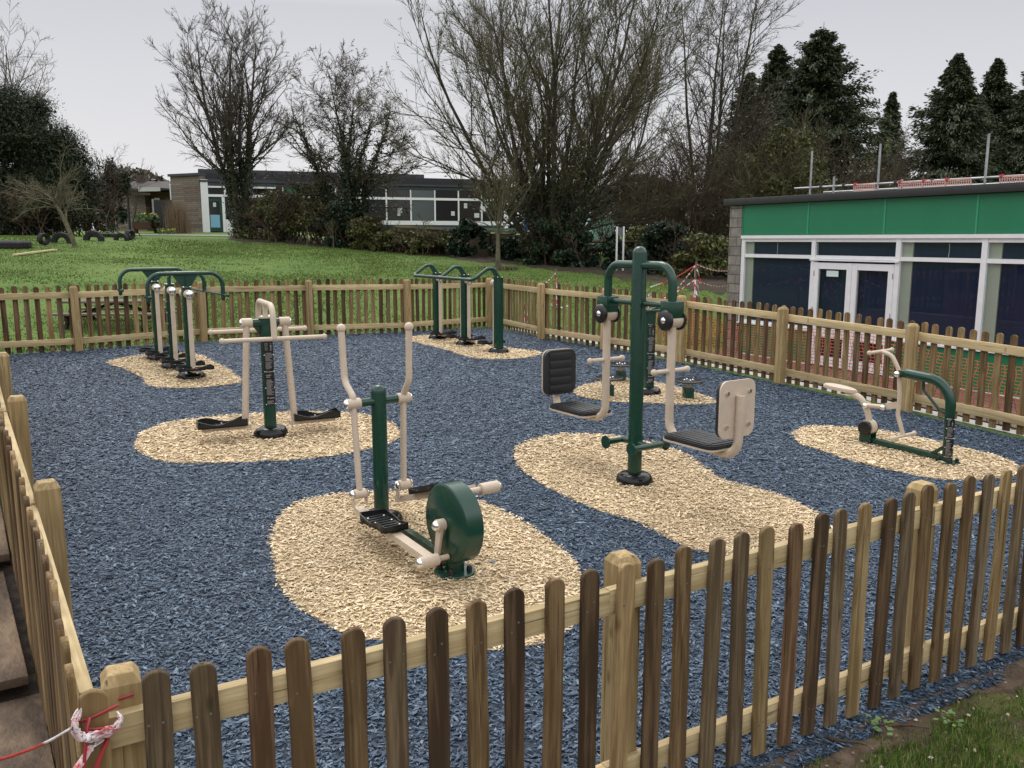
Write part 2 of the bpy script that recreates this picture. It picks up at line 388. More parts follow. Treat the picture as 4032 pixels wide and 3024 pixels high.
V, Fq = chips(bx, by, G(bx, by)+.008, np.where(by < 6.5, 1.0, np.where(by < 10, 1.15, 1.3)))
tag(fast_mesh('blue_mulch', V, Fq, M['blue_chip']), 'loose blue rubber mulch covering the gym enclosure floor', 'mulch', kind='stuff')
VV, FF, nb = [], [], 0
for p in PATCH:
    x, y = scatter(p, lambda x, y: np.where(y < 7, 6500, 4200), 6500); jx, jy = x+rng.normal(0, .014, len(x)), y+rng.normal(0, .014, len(y)); V, Fq = chips(jx, jy, G(jx, jy)+.013, np.where(y < 7, 1.0, 1.25)); VV.append(V); FF.append(Fq+nb); nb += len(V)
tag(fast_mesh('tan_mulch', np.concatenate(VV), np.concatenate(FF), M['tan_chip']), 'loose straw coloured rubber mulch in patches under the machines', 'mulch', kind='stuff')

# ------------------------------------------------------------------ picket fences
PH = .977
def top_xy(px, py):
    d = ray(px, py); t = 3.0
    for i in range(60):
        q = d*t; t = .5*t+.5*t*(G(q[0], q[1])+PH-EYE)/q[2]
    return (d*t)[:2]
FRONT = [top_xy(460, 2637), top_xy(2450, 2179), top_xy(3625, 1899)]
e = nrm(FRONT[2]-FRONT[1]); FRONT += [FRONT[2]+e*1.72, FRONT[2]+e*3.44, np.array(CORN[1])]
RIGHT = [top_xy(1929, 1095), top_xy(2131, 1115.5), None, top_xy(2686, 1163), top_xy(3083, 1210), top_xy(3594, 1275)]
RIGHT[2] = (RIGHT[1]+RIGHT[3])/2; e = nrm(RIGHT[5]-RIGHT[4]); RIGHT += [RIGHT[5]+e*1.8, FRONT[-1]]
BACK = [RIGHT[0], top_xy(1604, 1100.6), top_xy(1214.7, 1103), top_xy(790, 1109), top_xy(291, 1127), np.array(CORN[3])]
LEFT = [FRONT[0], top_xy(187, 1895), top_xy(59, 1561), top_xy(4, 1389)]
for k in range(1, 4): LEFT.append(LEFT[3]+(BACK[-1]-LEFT[3])*k/4)
LEFT.append(BACK[-1])
mb = MB(); w = .05
mb.add([(-w, -w, -.05), (w, -w, -.05), (w, w, -.05), (-w, w, -.05), (-w, -w, PH-.026), (w, -w, PH-.026), (w, w, PH-.026), (-w, w, PH-.026)]
       + [(x*.66*w, y*.66*w, PH+.003) for x, y in ((-1, -1), (1, -1), (1, 1), (-1, 1))],
       [(3, 2, 1, 0), (0, 1, 5, 4), (1, 2, 6, 5), (2, 3, 7, 6), (3, 0, 4, 7), (4, 5, 9, 8), (5, 6, 10, 9), (6, 7, 11, 10), (7, 4, 8, 11), (8, 9, 10, 11)])
def soft_mesh(mb, name, m, bev=.004):
    me = bpy.data.meshes.new(name); me.from_pydata(mb.v, [], mb.f); bm = bmesh.new(); bm.from_mesh(me)
    bmesh.ops.recalc_face_normals(bm, faces=bm.faces)
    if bev: bmesh.ops.bevel(bm, geom=[e for e in bm.edges if len(e.link_faces) == 2 and e.calc_face_angle(0) > .6], offset=bev, segments=1, affect='EDGES')
    bm.to_mesh(me); bm.free(); me.materials.append(m); return me
POST_ME = soft_mesh(mb, 'fence_post', M['post'], .0025)
def picket_mesh(m, k):
    r = random.Random(k); hw, th, z0, z1 = .0355, .0105, .012, .992; rr = hw*1.05
    out = [(-hw, z0)]
    zs = np.linspace(z0, z1-.03, 7)[1:-1]
    wl = [r.gauss(0, .0014) for z in zs]; wr = [r.gauss(0, .0014) for z in zs]
    left = [(-hw+a, z) for a, z in zip(wl, zs)]; right = [(hw+a, z) for a, z in zip(wr, zs)]
    top = [(-hw*math.cos(a), z1-.030+.030*math.sin(a)) for a in np.linspace(0, math.pi, 11)]
    poly = [(-hw, z0)]+left+top+right[::-1]+[(hw, z0)]
    mb = MB().prism(poly, (0, -th, 0), (1, 0, 0), (0, 0, 1), (0, 1, 0), 2*th)
    me = soft_mesh(mb, 'picket', m, .003); me.materials.append(M['nail']); bm = bmesh.new(); bm.from_mesh(me)
    for z in (.845, .155):
        for s in (-1, 1):
            for dx in (-.012, .014)[:1 if r.random() < .45 else 2]:
                c = Vector((dx+r.gauss(0, .004), s*(th+.0006), z+r.gauss(0, .012))); vs = [bm.verts.new(c+Vector((.0042*math.cos(a), 0, .0042*math.sin(a)))) for a in np.linspace(0, 2*math.pi, 7)[:-1]]
                f = bm.faces.new(vs if s < 0 else vs[::-1]); f.material_index = 1
    bm.to_mesh(me); bm.free(); return me
PICK = [picket_mesh(PK[k % len(PK)], k) for k in range(18)]
def fence(posts, out_sign, label, seed, skip_first=False, skip_last=False, wt=(4, 3, 4, 2, 2, 2), pre=0, cut=0.0):
    r = random.Random(seed)
    o = posts[0]; root = thing('picket_fence', (o[0], o[1], G(o[0], o[1])), 0, label, 'fence'); base = np.array(root.location)
    def kid(name, me, loc, rot):
        c = bpy.data.objects.new(name, me); COL.objects.link(c); c.parent = root; c.location = Vector(np.asarray(loc)-base); c.rotation_euler = rot; return c
    for i, p in enumerate(posts):
        if (i == 0 and skip_first) or (i == len(posts)-1 and skip_last): continue
        e = nrm(posts[min(i+1, len(posts)-1)]-posts[max(i-1, 0)])
        kid('post', POST_ME, (p[0], p[1], G(p[0], p[1])), (r.gauss(0, .006), r.gauss(0, .006), math.atan2(e[1], e[0])+r.gauss(0, .02)))
    for i in range(len(posts)-1):
        a, b = posts[i], posts[i+1]; L = np.linalg.norm(b-a); e = (b-a)/L; nn = np.array([e[1], -e[0]])*out_sign
        ga, gb = G(*a), G(*b); rz = math.atan2(e[1], e[0]); pit = -math.atan2(gb-ga, L)
        for zc in (.845, .155):
            ro = .05+.0195; mid = (a+b)/2+nn*ro
            x0, x1 = (-.115 if pre else cut if i == 0 else .002), L-.002; mid = mid+e*(x0+x1-L)/2
            m2 = MB().box((0, 0, 0), (x1-x0, .038, .092), bev=.004)
            rb = m2.build('rail', M['rail'], root, 30); rb.location = Vector((mid[0]-base[0], mid[1]-base[1], (ga+gb)/2+zc+r.gauss(0, .003)-base[2]))
            rb.rotation_euler = (0, pit, rz)
        n = max(1, round(L/.1385))
        for k in range(-pre if i == 0 else 0, n):
            f = (k+.5)/n+r.gauss(0, .002); p = a+(b-a)*f+nn*(.05+.039+.0115)
            c = kid('picket', PICK[r.choices(range(6), wt)[0]+6*r.randrange(3)], (p[0], p[1], ga+(gb-ga)*f+r.gauss(0, .006)), (r.gauss(0, .006), r.gauss(0, .009), rz+(math.pi if r.random() < .5 else 0)))
    return root
fence(FRONT, 1, 'low timber picket fence in the foreground with dark brown pickets', 3, wt=(5, 4, 3, 2, 2, 4), pre=1)
fence(RIGHT, -1, 'timber picket fence between the blue floor and the green panelled building', 5, skip_first=True, skip_last=True, wt=(3, 1, 6, 2, 6, 1))
fence(BACK, 1, 'timber picket fence along the back in front of the lawn', 8, wt=(4, 2, 6, 3, 4, 1))
fence(LEFT, -1, 'timber picket fence at the left edge seen steeply along its length', 9, skip_first=True, skip_last=True, wt=(4, 1, 5, 2, 5, 2), cut=.10)

# ------------------------------------------------------------------ gym machines
def base_dome(root, x=0, y=0, z=0, r=.15, rot=0.0, lobes=True):
    n, prof = 36, [(1, 0), (1.0, .22), (.965, .5), (.88, .74), (.74, .9), (.55, .985), (.36, 1.0)]
    mb = MB(); vs = []
    for rr, zz in prof:
        for k in range(n):
            a = 2*math.pi*k/n; q = r*rr*(1-(.07*abs(math.cos(a+rot))**8 if lobes else 0)); zq = zz*r*.62*(1-(.20*abs(math.cos(a+rot))**6*zz if lobes else 0))
            vs.append((x+q*math.cos(a), y+q*math.sin(a), z+zq))
    K = len(prof)
    mb.add(vs, [(i*n+k, i*n+(k+1) % n, (i+1)*n+(k+1) % n, (i+1)*n+k) for i in range(K-1) for k in range(n)]+[tuple((K-1)*n+k for k in range(n))])
    d = mb.build('base_cover', M['dome'], root, 60)
    s = MB()
    for a in (rot+1.2, rot+1.2+math.pi): 
        c = np.array([math.cos(a), math.sin(a), 0]); s.box(np.array([x, y, z+r*.2])+c*r*.985, (.012, .05, .014), rz=a)
    s.build_each('slot', M['plate'], d, None)
    return d
def pedal(root, c, yaw, L=.40, W=.17, rise=.034):
    """black tray footplate with scalloped side walls, long axis at yaw"""
    ca, sa = math.cos(yaw), math.sin(yaw); c = np.asarray(c, float)
    ax, ay, az = np.array([ca, sa, 0]), np.array([-sa, ca, 0]), np.array([0, 0, 1])
    out = []
    for s in (1, -1):
        for k in range(13):
            f = k/12; x = (f-.5)*L*s; y = s*W/2*(1-.10*math.sin(f*math.pi*2)**2-(.16 if k in (0, 12) else 0)); out.append((x, y))
    mb = MB().prism(out, c, ax, ay, az, .012)
    n = len(out); top = []
    for i, (x, y) in enumerate(out):
        k = i % 13; f = k/12; h = rise*(.62+.38*math.sin(f*math.pi*2.2+.4)); top.append(h)
    vo = [c+ax*x+ay*y for x, y in out]; vi = [c+ax*x*.965+ay*y*.93 for x, y in out]
    vt = [p+az*(.012+h) for p, h in zip(vo, top)]; vti = [p+az*(.012+h) for p, h in zip(vi, top)]; vb = [p+az*.011 for p in vi]
    fs = []
    for i in range(n):
        j = (i+1) % n; fs += [(i, j, n+j, n+i), (n+i, n+j, 2*n+j, 2*n+i), (2*n+i, 2*n+j, 3*n+j, 3*n+i)]
    mb.add(vo+vt+vti+vb, fs)
    for k in range(7): mb.box(c+ax*(k/6-.5)*L*.7+az*.0145, (.010, W*.7, .006), rz=yaw)
    p = mb.build('foot_plate', M['black'], root, 35)
    b = MB()
    for fx in (-.3, 0, .3):
        for fy in (-.3, .3): b.ball(c+ax*fx*L+ay*fy*W+az*.018, .0075, 8, .6)
    b.build_each('bolt', M['chrome'], p); return p
def sign(root, r, a0, a1, z0, z1, blocks, flat=None):
    """black instruction plate with rows of tiny white print, wrapped on a round post (or flat on a square one)"""
    def patch(mb, f0, f1, za, zb, rr):
        if flat is None:
            n = 8; vs = []
            for k in range(n+1):
                a = a0+(a1-a0)*(f0+(f1-f0)*k/n); vs += [(rr*math.cos(a), rr*math.sin(a), za), (rr*math.cos(a), rr*math.sin(a), zb)]
            mb.add(vs, [(2*k, 2*k+2, 2*k+3, 2*k+1) for k in range(n)])
        else:
            a, hw = flat; nx, ny = math.cos(a), math.sin(a); tx, ty = -ny, nx
            q = [(nx*rr+tx*hw*(2*f-1), ny*rr+ty*hw*(2*f-1)) for f in (f0, f1)]
            mb.add([(*q[0], za), (*q[1], za), (*q[1], zb), (*q[0], zb)], [(0, 1, 2, 3)])
    mb = MB(); patch(mb, 0, 1, z0, z1, r+.002); p = mb.build('instruction_plate', M['plate'], root, 180)
    t = MB(); rr = random.Random(5); H = z1-z0
    for b0, b1, kind in blocks:
        if kind == 'text':
            z = b1
            while z > b0:
                patch(t, .14, .14+.7*rr.uniform(.55, 1), z0+H*z-.0028, z0+H*z+.0012, r+.0035); z -= .0085/H
        elif kind == 'head':
            for k in range(2): patch(t, .14, .6-.12*k, z0+H*(b1-k*(b1-b0)*.5)-.008, z0+H*(b1-k*(b1-b0)*.5), r+.0035)
        elif kind == 'icon':
            for k in range(2):
                za, zb = z0+H*(b0+(b1-b0)*(.1+.5*k)), z0+H*(b0+(b1-b0)*(.45+.5*k)); e = .004
                for q0, q1, q2, q3 in ((.16, .36, za, za+e), (.16, .36, zb-e, zb), (.16, .19, za, zb), (.33, .36, za, zb)): patch(t, q0, q1, q2, q3, r+.0035)
            zc = z0+H*(b0+b1)/2; h = H*(b1-b0)/2
            patch(t, .64, .72, zc-.2*h, zc+.45*h, r+.0035); patch(t, .655, .705, zc+.55*h, zc+.9*h, r+.0035); patch(t, .6, .64, zc-.1*h, zc+.35*h, r+.0035); patch(t, .72, .76, zc-.1*h, zc+.35*h, r+.0035)
            patch(t, .62, .67, zc-.95*h, zc-.25*h, r+.0035); patch(t, .69, .74, zc-.95*h, zc-.25*h, r+.0035)
        elif kind == 'tick':
            zc = z0+H*(b0+b1)/2; patch(t, .16, .22, zc-.006, zc+.006, r+.0035); patch(t, .22, .28, zc, zc+.014, r+.0035); patch(t, .34, .86, zc-.003, zc+.005, r+.0035)
    t.build('print', M['ink'], p, None)
    s = MB()
    for zz in np.linspace(z0+.012, z1-.012, 5):
        for f in (.06, .94):
            if flat is None: a = a0+(a1-a0)*f; s.ball(((r+.003)*math.cos(a), (r+.003)*math.sin(a), zz), .0045, 8)
            else:
                a, hw = flat; s.ball((math.cos(a)*(r+.003)-math.sin(a)*hw*(2*f-1), math.sin(a)*(r+.003)+math.cos(a)*hw*(2*f-1), zz), .0045, 8)
    s.build('rivet', M['chrome'], p); return p
BLK = [(.93, .985, 'head'), (.80, .92, 'icon'), (.66, .77, 'text'), (.54, .64, 'text'), (.47, .52, 'tick'), (.40, .455, 'head'), (.16, .38, 'text'), (.09, .13, 'tick'), (.02, .07, 'text')]
def yaw(d): return math.atan2(d[1], d[0])
def flange(root, x, y, z, r=.10, n=4, rot=.5):
    f = MB().lathe([(r, 0), (r, .012), (r*.97, .016), (.01, .016)], (x, y, z), 28).build('floor_flange', M['green'], root)
    b = MB()
    for k in range(n):
        a = rot+k*2*math.pi/n; b.lathe([(.017, 0), (.017, .02), (.012, .034), (.004, .038)], (x+r*.72*math.cos(a), y+r*.72*math.sin(a), z+.015), 12)
    b.build_each('bolt_cap', M['black'], f); return f

# --- cross trainer, nearest the front fence
P = gp(825*1.8228, 1130*1.8228); u = nrm(np.array([.5764, -.8172]))
t = thing('cross_trainer', P, yaw(u), 'green and beige cross trainer with drum wheel nearest the front fence', 'gym machine')
MB().tube([(0, 0, 0), (0, 0, .915)]+[(0, 0, .915+.05*math.sin(k*math.pi/12)) for k in range(1, 6)]+[(0, 0, .965)], [.051, .051]+[.051*math.cos(k*math.pi/12) for k in range(1, 6)]+[.003], 28).build('post', M['green'], t)
base_dome(t, r=.148, rot=1.2)
MB().cyl((0, -.15, .855), (0, .15, .855), .027).build('crossbar', M['green'], t)
def xlever(sy, path_up, path_low, bu):
    y = sy*.185
    mb = MB(); mb.tube(fillet([(px, y, pz) for px, pz in path_up], .09), .0225, 16); mb.ball((path_up[-1][0], y, path_up[-1][1]+.004), .032)
    h = mb.build('hand_lever', M['beige'], t, 60)
    MB().cyl((0.0, y-.048, .855), (0.0, y+.048, .855), .036, 22, .004).build('bearing', M['beige'], h)
    MB().cap((0, y+sy*.048, .855), (0, sy, 0), .032, .022).build('chrome_cap', M['chrome'], h)
    MB().tube([(path_low[0][0], y, path_low[0][1]), (path_low[1][0], y, path_low[1][1])], .021, 16).build('lower_arm', M['beige'], t)
    bx_, bz = path_low[1]; mb = MB().cyl((bx_, y-.042, bz-.03), (bx_, y+.042, bz-.03), .033, 20, .004)
    for s in (-1, 1): mb.box((bx_, y+s*.047, bz-.07), (.045, .008, .09))
    j = mb.build('pivot', M['beige'], t)
    MB().cap((bx_, y-.051, bz-.03), (0, -1, 0), .030, .02).cap((bx_, y+.051, bz-.03), (0, 1, 0), .030, .02).build('chrome_cap', M['chrome'], j)
xlever(-1, [(0, .86), (-.0, .90), (-.125, .985), (-.155, 1.335)], [(0, .84), (.055, .285)], 0)
xlever(1, [(0, .86), (.01, .89), (.085, .985), (.10, 1.345)], [(0, .84), (-.02, .272)], 0)
y = -.185
MB().beam((.02, y, .138), (1.0, y, .085), .062, .042).build('foot_bar', M['beige'], t, 30)
pedal(t, (.40, y+.0, .142), 0.0, .36, .19)
MB().cyl((1.0, y-.075, .085), (1.0, y+.045, .085), .036, 20, .004).build('crank_sleeve', M['beige'], t)
MB().cap((1.0, y-.075, .085), (0, -1, 0), .031, .025).build('chrome_cap', M['chrome'], t)
y = .185
MB().beam((-.10, y, .115), (.86, y, .42), .062, .042).build('foot_bar', M['beige'], t, 30)
MB_p = pedal(t, (.36, y, .285), 0.0, .36, .17); MB_p.rotation_euler = (0, -.31, 0); MB_p.location = (.104, 0, -.096)
MB().cyl((.93, .12, .43), (.93, .20, .43), .018).build('crank_pin', M['beige'], t)
MB().cyl((.93, .20, .43), (.93, .33, .43), .036, 20, .004).build('crank_sleeve', M['beige'], t)
MB().cap((.93, .33, .43), (0, 1, 0), .031, .025).build('chrome_cap', M['chrome'], t)
prof = [(.20, -.062), (.232, -.062), (.240, -.054), (.240, .054), (.232, .062), (.02, .062)]
mb = MB(); n = 48; vs = []
prof = [(.005, -.066), (.225, -.064), (.238, -.054), (.238, .054), (.225, .064), (.005, .066)]
for r, yy in prof: vs += [(.955+r*math.cos(2*math.pi*k/n), yy, .27+r*math.sin(2*math.pi*k/n)) for k in range(n)]
mb.add(vs, [(i*n+k, i*n+(k+1) % n, (i+1)*n+(k+1) % n, (i+1)*n+k) for i in range(5) for k in range(n)]+[tuple(range(n)), tuple(5*n+k for k in range(n))])
w_ = mb.build('drum_wheel', M['green'], t, 40)
MB().cyl((.955, -.066, .27), (.955, -.125, .27), .036, 20, .004).build('hub', M['beige'], w_); MB().cap((.955, -.125, .27), (0, -1, 0), .031, .024).build('chrome_cap', M['chrome'], w_)
mb = MB().prism([(-.030, .0), (.030, .0), (.022, -.18), (-.022, -.18)], (.958, -.090, .262), (1, 0, 0), (.22, 0, 1), (0, -1, 0), .016)
mb.cyl((1.0, -.145, .085), (1.0, -.07, .085), .016); mb.build('crank_arm', M['beige'], w_)
gz = G(*(P[:2]+u*.955))-P[2]
MB().box((.955, 0, gz+.05), (.085, .085, .12), bev=.004).build('pedestal', M['green'], t)
flange(t, .955, 0, gz+.012, .125, 4, .8)
MB().beam((.03, 0, .045), (.955, 0, gz+.06), .05, .06).build('ground_beam', M['green'], t, 30)

# --- twin seat press (pull-down) machine
P = gp(2000+750*.6629, 900+1510*.6629); b = nrm(np.array([.56, -.83]))
t = thing('seat_press', P, yaw(b), 'tall green twin seat press with two hanging black seats', 'gym machine')
MB().tube([(0, 0, 0), (0, 0, 1.80)]+[(0, 0, 1.80+.056*math.sin(k*math.pi/12)) for k in range(1, 6)]+[(0, 0, 1.856)], [.056, .056]+[.056*math.cos(k*math.pi/12) for k in range(1, 6)]+[.003], 30).build('post', M['green'], t)
base_dome(t, r=.148, rot=.3, lobes=False)
def rrect(w, h, r, n=5):
    out = []
    for cx, cy, a0 in ((w/2-r, h/2-r, 0), (-w/2+r, h/2-r, 90), (-w/2+r, -h/2+r, 180), (w/2-r, -h/2+r, 270)):
        out += [(cx+r*math.cos(R_(a0+90*k/n)), cy+r*math.sin(R_(a0+90*k/n))) for k in range(n+1)]
    return out
for s in (1, -1):
    ax = np.array([s, 0, 0.])
    X = lambda x, z, y=0.0: (s*x, y*s, z)
    MB().tube(fillet([X(.02, 1.715), X(.362, 1.715), X(.362, 1.44)], .17, 10), .0325, 18).build('arch_arm', M['green'], t, 60)
    MB().tube([X(.02, 1.425), X(.32, 1.425)], .021, 14).cyl(X(.048, 1.425), X(.062, 1.425), .033).build('tie_bar', M['green'], t)
    bx_ = MB().box(X(.362, 1.398), (.125, .122, .125), bev=.006).build('pivot_housing', M['green'], t, 30)
    MB().cyl(X(.366, 1.322, -.06), X(.366, 1.322, .06), .060, 24).build('bearing', M['beige'], bx_)
    for k in (-1, 1):
        d_ = MB().tube([X(.366, 1.322, k*.061), X(.366, 1.322, k*.075), X(.366, 1.322, k*.088), X(.366, 1.322, k*.092)], [.077, .077, .062, .02], 26).build('end_disc', M['black'], bx_, 50)
        MB().cap(X(.366, 1.322, k*.09), (0, k*s, 0), .024, .014).build('chrome_button', M['chrome'], d_)
    MB().tube(fillet([X(.368, 1.29), X(.368, .455), X(1.035, .425), X(1.045, .86)], [.13, .12], 9), .0315, 18).build('swing_arm', M['beige'], t, 60)
    mb = MB().tube([X(.368, .946, -.165), X(.368, .946, .165)], .0165, 14)
    for k in (-1, 1): mb.ball(X(.368, .946, k*.168), .025)
    mb.build('handlebar', M['beige'], t, 60)
    o_ = np.array(X(.70, .462))
    MB().prism(rrect(.50, .345, .06), o_, ax, (0, 1, 0), (0, 0, 1), .012).build('seat_plate', M['beige'], t, 30)
    mb = MB().prism(rrect(.49, .335, .06), o_+(0, 0, .0125), ax, (0, 1, 0), (0, 0, 1), .026)
    mb.prism(rrect(.46, .305, .05), o_+(0, 0, .038), ax, (0, 1, 0), (0, 0, 1), .007)
    for k in range(5): mb.box(o_+(0, (k-2)*.052, .047), (.40, .044, .006), bev=.002)
    mb.build('seat', M['pad'], t, 30)
    o_ = np.array(X(1.008, .765))
    bp = MB().prism(rrect(.345, .40, .065), o_, (0, 1, 0), (0, 0, 1), ax, .012).build('back_plate', M['beige'], t, 30)
    mb = MB()
    for k in (-1, 1):
        for j in (-1, 1): mb.cyl(o_+ax*.012+(0, k*.11, j*.115), o_+ax*.026+(0, k*.11, j*.115), .014, 12)
    mb.build_each('bolt', M['chrome'], bp)
    mb = MB().prism(rrect(.335, .39, .065), o_-ax*.0005, (0, 1, 0), (0, 0, 1), -ax, .030)
    for k in range(5): mb.box(o_-ax*.033+(0, 0, (k-2)*.072), (.008, .235, .060), bev=.003)
    mb.build('backrest', M['pad'], t, 30)
    mb = MB().tube([X(.02, .335), X(.15, .325)], .026, 14); mb.tube([X(.15, .325, -.17), X(.15, .325, .17)], .024, 14)
    fr = mb.build('foot_rest', M['green'], t, 50)
    mb = MB()
    for k in (-1, 1): mb.tube([X(.15, .325, k*.15), X(.15, .325, k*.172), X(.15, .325, k*.180)], [.024, .052, .052], 18)
    mb.build_each('end_disc', M['green'], fr, 40)

# --- beige side stepper in the middle left
P = gp(700+812*.4521, 1050+1478*.4521); w = nrm(np.array([.9, .43]))
t = thing('side_stepper', P, yaw(w), 'side stepper with beige hand bars and two outward black footplates', 'gym machine')
MB().cyl((0, 0, 0), (0, 0, 1.10), .056, 30).build('post', M['green'], t)
base_dome(t, r=.165, rot=.5)
mb = MB().cyl((-.125, 0, 1.06), (.125, 0, 1.06), .036, 22)
for s in (-1, 1): mb.prism([(0, 0), (.075, 0), (0, -.10)], (s*.05, -.006, 1.04), (s, 0, 0), (0, 0, 1), (0, 1, 0), .012)
mb.build('cross_head', M['green'], t)
tp = MB().cyl((0, 0, 1.1), (0, 0, 1.114), .062, 24).build('top_plate', M['beige'], t)
mb = MB()
for k in range(4): mb.ball((.045*math.cos(k*1.571+.6), .045*math.sin(k*1.571+.6), 1.117), .010, 8)
mb.build_each('bolt', M['chrome'], tp)
for s in (-1, 1):
    l = MB().tube([(s*.168, 0, 1.06), (s*.224, 0, .13)], .0295, 18).build('swing_leg', M['beige'], t, 60)
    MB().cyl((s*.118, 0, 1.062), (s*.216, 0, 1.062), .042, 22, .004).build('bearing', M['beige'], l)
    MB().cap((s*.216, 0, 1.062), (s, 0, 0), .034, .018).build('chrome_cap', M['chrome'], l)
    MB().beam((s*.195, 0, .118), (s*.60, 0, .118), .06, .036).box((s*.218, 0, .118), (.09, .066, .04)).build('foot_bar', M['beige'], t, 30)
    pedal(t, (s*.425, 0, .137), 0.0, .43, .18, .06)
h = .40
mb = MB().tube(fillet([(0, -h, .95), (0, -h*.93, 1.235), (0, h*.93, 1.235), (0, h, .95)], .12, 8), .026, 16); mb.cyl((0, 0, 1.11), (0, 0, 1.23), .022)
mb.build('handle_arch', M['beige'], t, 60)
for s in (-1, 1):
    mb = MB().tube([(-.43, s*h, .95), (.43, s*h, .95)], .0195, 14)
    for k in (-1, 1): mb.ball((k*.435, s*h, .95), .0265)
    mb.build('hand_bar', M['beige'], t, 60)
a_ = math.atan2(-.98, .02); sign(t, .056, a_-.75, a_+1.0, .30, .93, BLK)

# --- swinging stepper trio (back left) and swing walker (far corner)
def leg(t, px, dirx, z=1.03, cap=True, py=0.0):
    x0 = px+dirx*.052
    l = MB().prism(rrect(.055, .036, .012), (px+dirx*.115, py, .12), (0, 1, 0), (1, 0, 0), (0, 0, 1), z-.12).build('swing_leg', M['beige'], t, 40)
    MB().cyl((x0+dirx*.015, py, z), (px+dirx*.158, py, z), .053, 24, .005).build('bearing', M['beige'], l)
    MB().cyl((px, py, z), (x0+dirx*.02, py, z), .038, 18).build('axle', M['green'], l)
    if cap: MB().cap((px+dirx*.158, py, z), (dirx, 0, 0), .046, .034, 20).build('chrome_cap', M['chrome'], l)
    MB().box((px+dirx*.17, py, .105), (.17, .08, .03)).build('foot_bracket', M['beige'], t, 30)
    pedal(t, (px+dirx*.21, py, .12), math.pi/2, .42, .17, .036)
def sq_post(t, x, z0, z1, w=.098):
    mb = MB().prism(rrect(w, w, .012, 3), (x, 0, z0), (1, 0, 0), (0, 1, 0), (0, 0, 1), z1-z0); mb.box((x, 0, z1+.005), (w+.02, w+.02, .010))
    o = mb.build('post', M['green'], t, 30); bl = MB()
    for a in (-1, 1):
        for b_ in (-1, 1): bl.ball((x+a*.04, b_*.04, z1+.013), .010, 8)
    bl.build_each('bolt', M['chrome'], o); return o
a1, a2, a3 = np.array([-3.955, 10.554, .447]), np.array([-4.452, 11.272, .464]), np.array([-4.938, 12.014, .478])
d = nrm((a1-a3)[:2]); t = thing('swing_stepper', a2, yaw(d), 'three post swing stepper with curved green handles at the back left', 'gym machine')
X1, X3 = np.linalg.norm((a1-a2)[:2]), -np.linalg.norm((a3-a2)[:2])
for x in (X1, 0, X3): sq_post(t, x, -.02, 1.10); base_dome(t, x, 0, float(G(*(a2[:2]+d*x)))-a2[2], .166, .0)
for x in (X1, 0, X3):
    leg(t, x, 1)
    leg(t, x, -1)
for x in (X1, X3):
    mb = MB().tube(fillet([(x, -.44, .955), (x, -.44, 1.275), (x, .44, 1.275), (x, .44, .955)], .16, 10), .0255, 16); mb.ball((x, -.44, .955), .0255, 12).ball((x, .44, .955), .0255, 12)
    h_ = mb.build('handle_loop', M['green'], t, 60)
    MB().prism([(-.055, 1.115), (.055, 1.115), (.155, 1.262), (-.155, 1.262)], (x-.006, 0, 0), (0, 1, 0), (0, 0, 1), (1, 0, 0), .012).box((x, 0, 1.19), (.05, .01, .14)).build('gusset', M['green'], h_, 30)
    mb = MB().tube([(x-.11, -.44, 1.005), (x+.13, -.44, 1.005)], .016, 12)
    for k in (-.11, .13): mb.ball((x+k, -.44, 1.005), .023)
    mb.build('grip', M['green'], t, 60)
MB().tube(fillet([(0, 0, 1.11), (0, .0, 1.25), (0, .44, 1.25), (0, .44, .995)], [.1, .12], 8), .024, 16).build('handle_loop', M['green'], t, 60)
mb = MB().tube([(X1+.20, .44, 1.005), (X3-.30, .44, 1.005)], .016, 12)
for k in (X1+.2, X3-.3): mb.ball((k, .44, 1.005), .023)
mb.build('side_rail', M['green'], t, 60)
sg = sign(t, .05, 0, 1, .30, .90, BLK, flat=(-math.pi/2, .042))
b1, b2, b3 = np.array([-.210, 13.013, .440]), np.array([-.750, 13.870, .452]), np.array([-1.277, 14.679, .459])
d = nrm((b1-b3)[:2]); t = thing('swing_walker', b2, yaw(d), 'three post swing walker with wavy green hand rail in the far corner', 'gym machine')
X1, X3 = np.linalg.norm((b1-b2)[:2]), -np.linalg.norm((b3-b2)[:2])
for x in (X1, 0, X3):
    sq_post(t, x, -.02, 1.125, .112); base_dome(t, x, 0, float(G(*(b2[:2]+d*x)))-b2[2], .155, .0)
    MB().tube(fillet([(x, -.0, 1.13), (x, -.085, 1.27), (x, -.20, 1.262), (x, -.435, 1.105)]+([(x-.3, -.435, 1.105)] if x == X1 else [(x+.3, -.435, 1.105)] if x == X3 else []), [.06, .06, .07] if x != 0 else .06, 6), .026, 14).build('handle_arm', M['green'], t, 60)
    MB().prism([(.03, 0), (-.055, 0), (-.13, .125), (-.075, .145)], (x-.02, 0, 1.13), (0, 1, 0), (0, 0, 1), (1, 0, 0), .04).build('neck', M['green'], t, 40)
MB().tube([(X1-.28, -.435, 1.105), (X3+.28, -.435, 1.105)], .026, 14).build('hand_rail', M['green'], t, 60)
leg(t, X3, 1, 1.045); leg(t, 0, -1, 1.045, False); leg(t, 0, 1, 1.045); leg(t, X1, -1, 1.045, False)

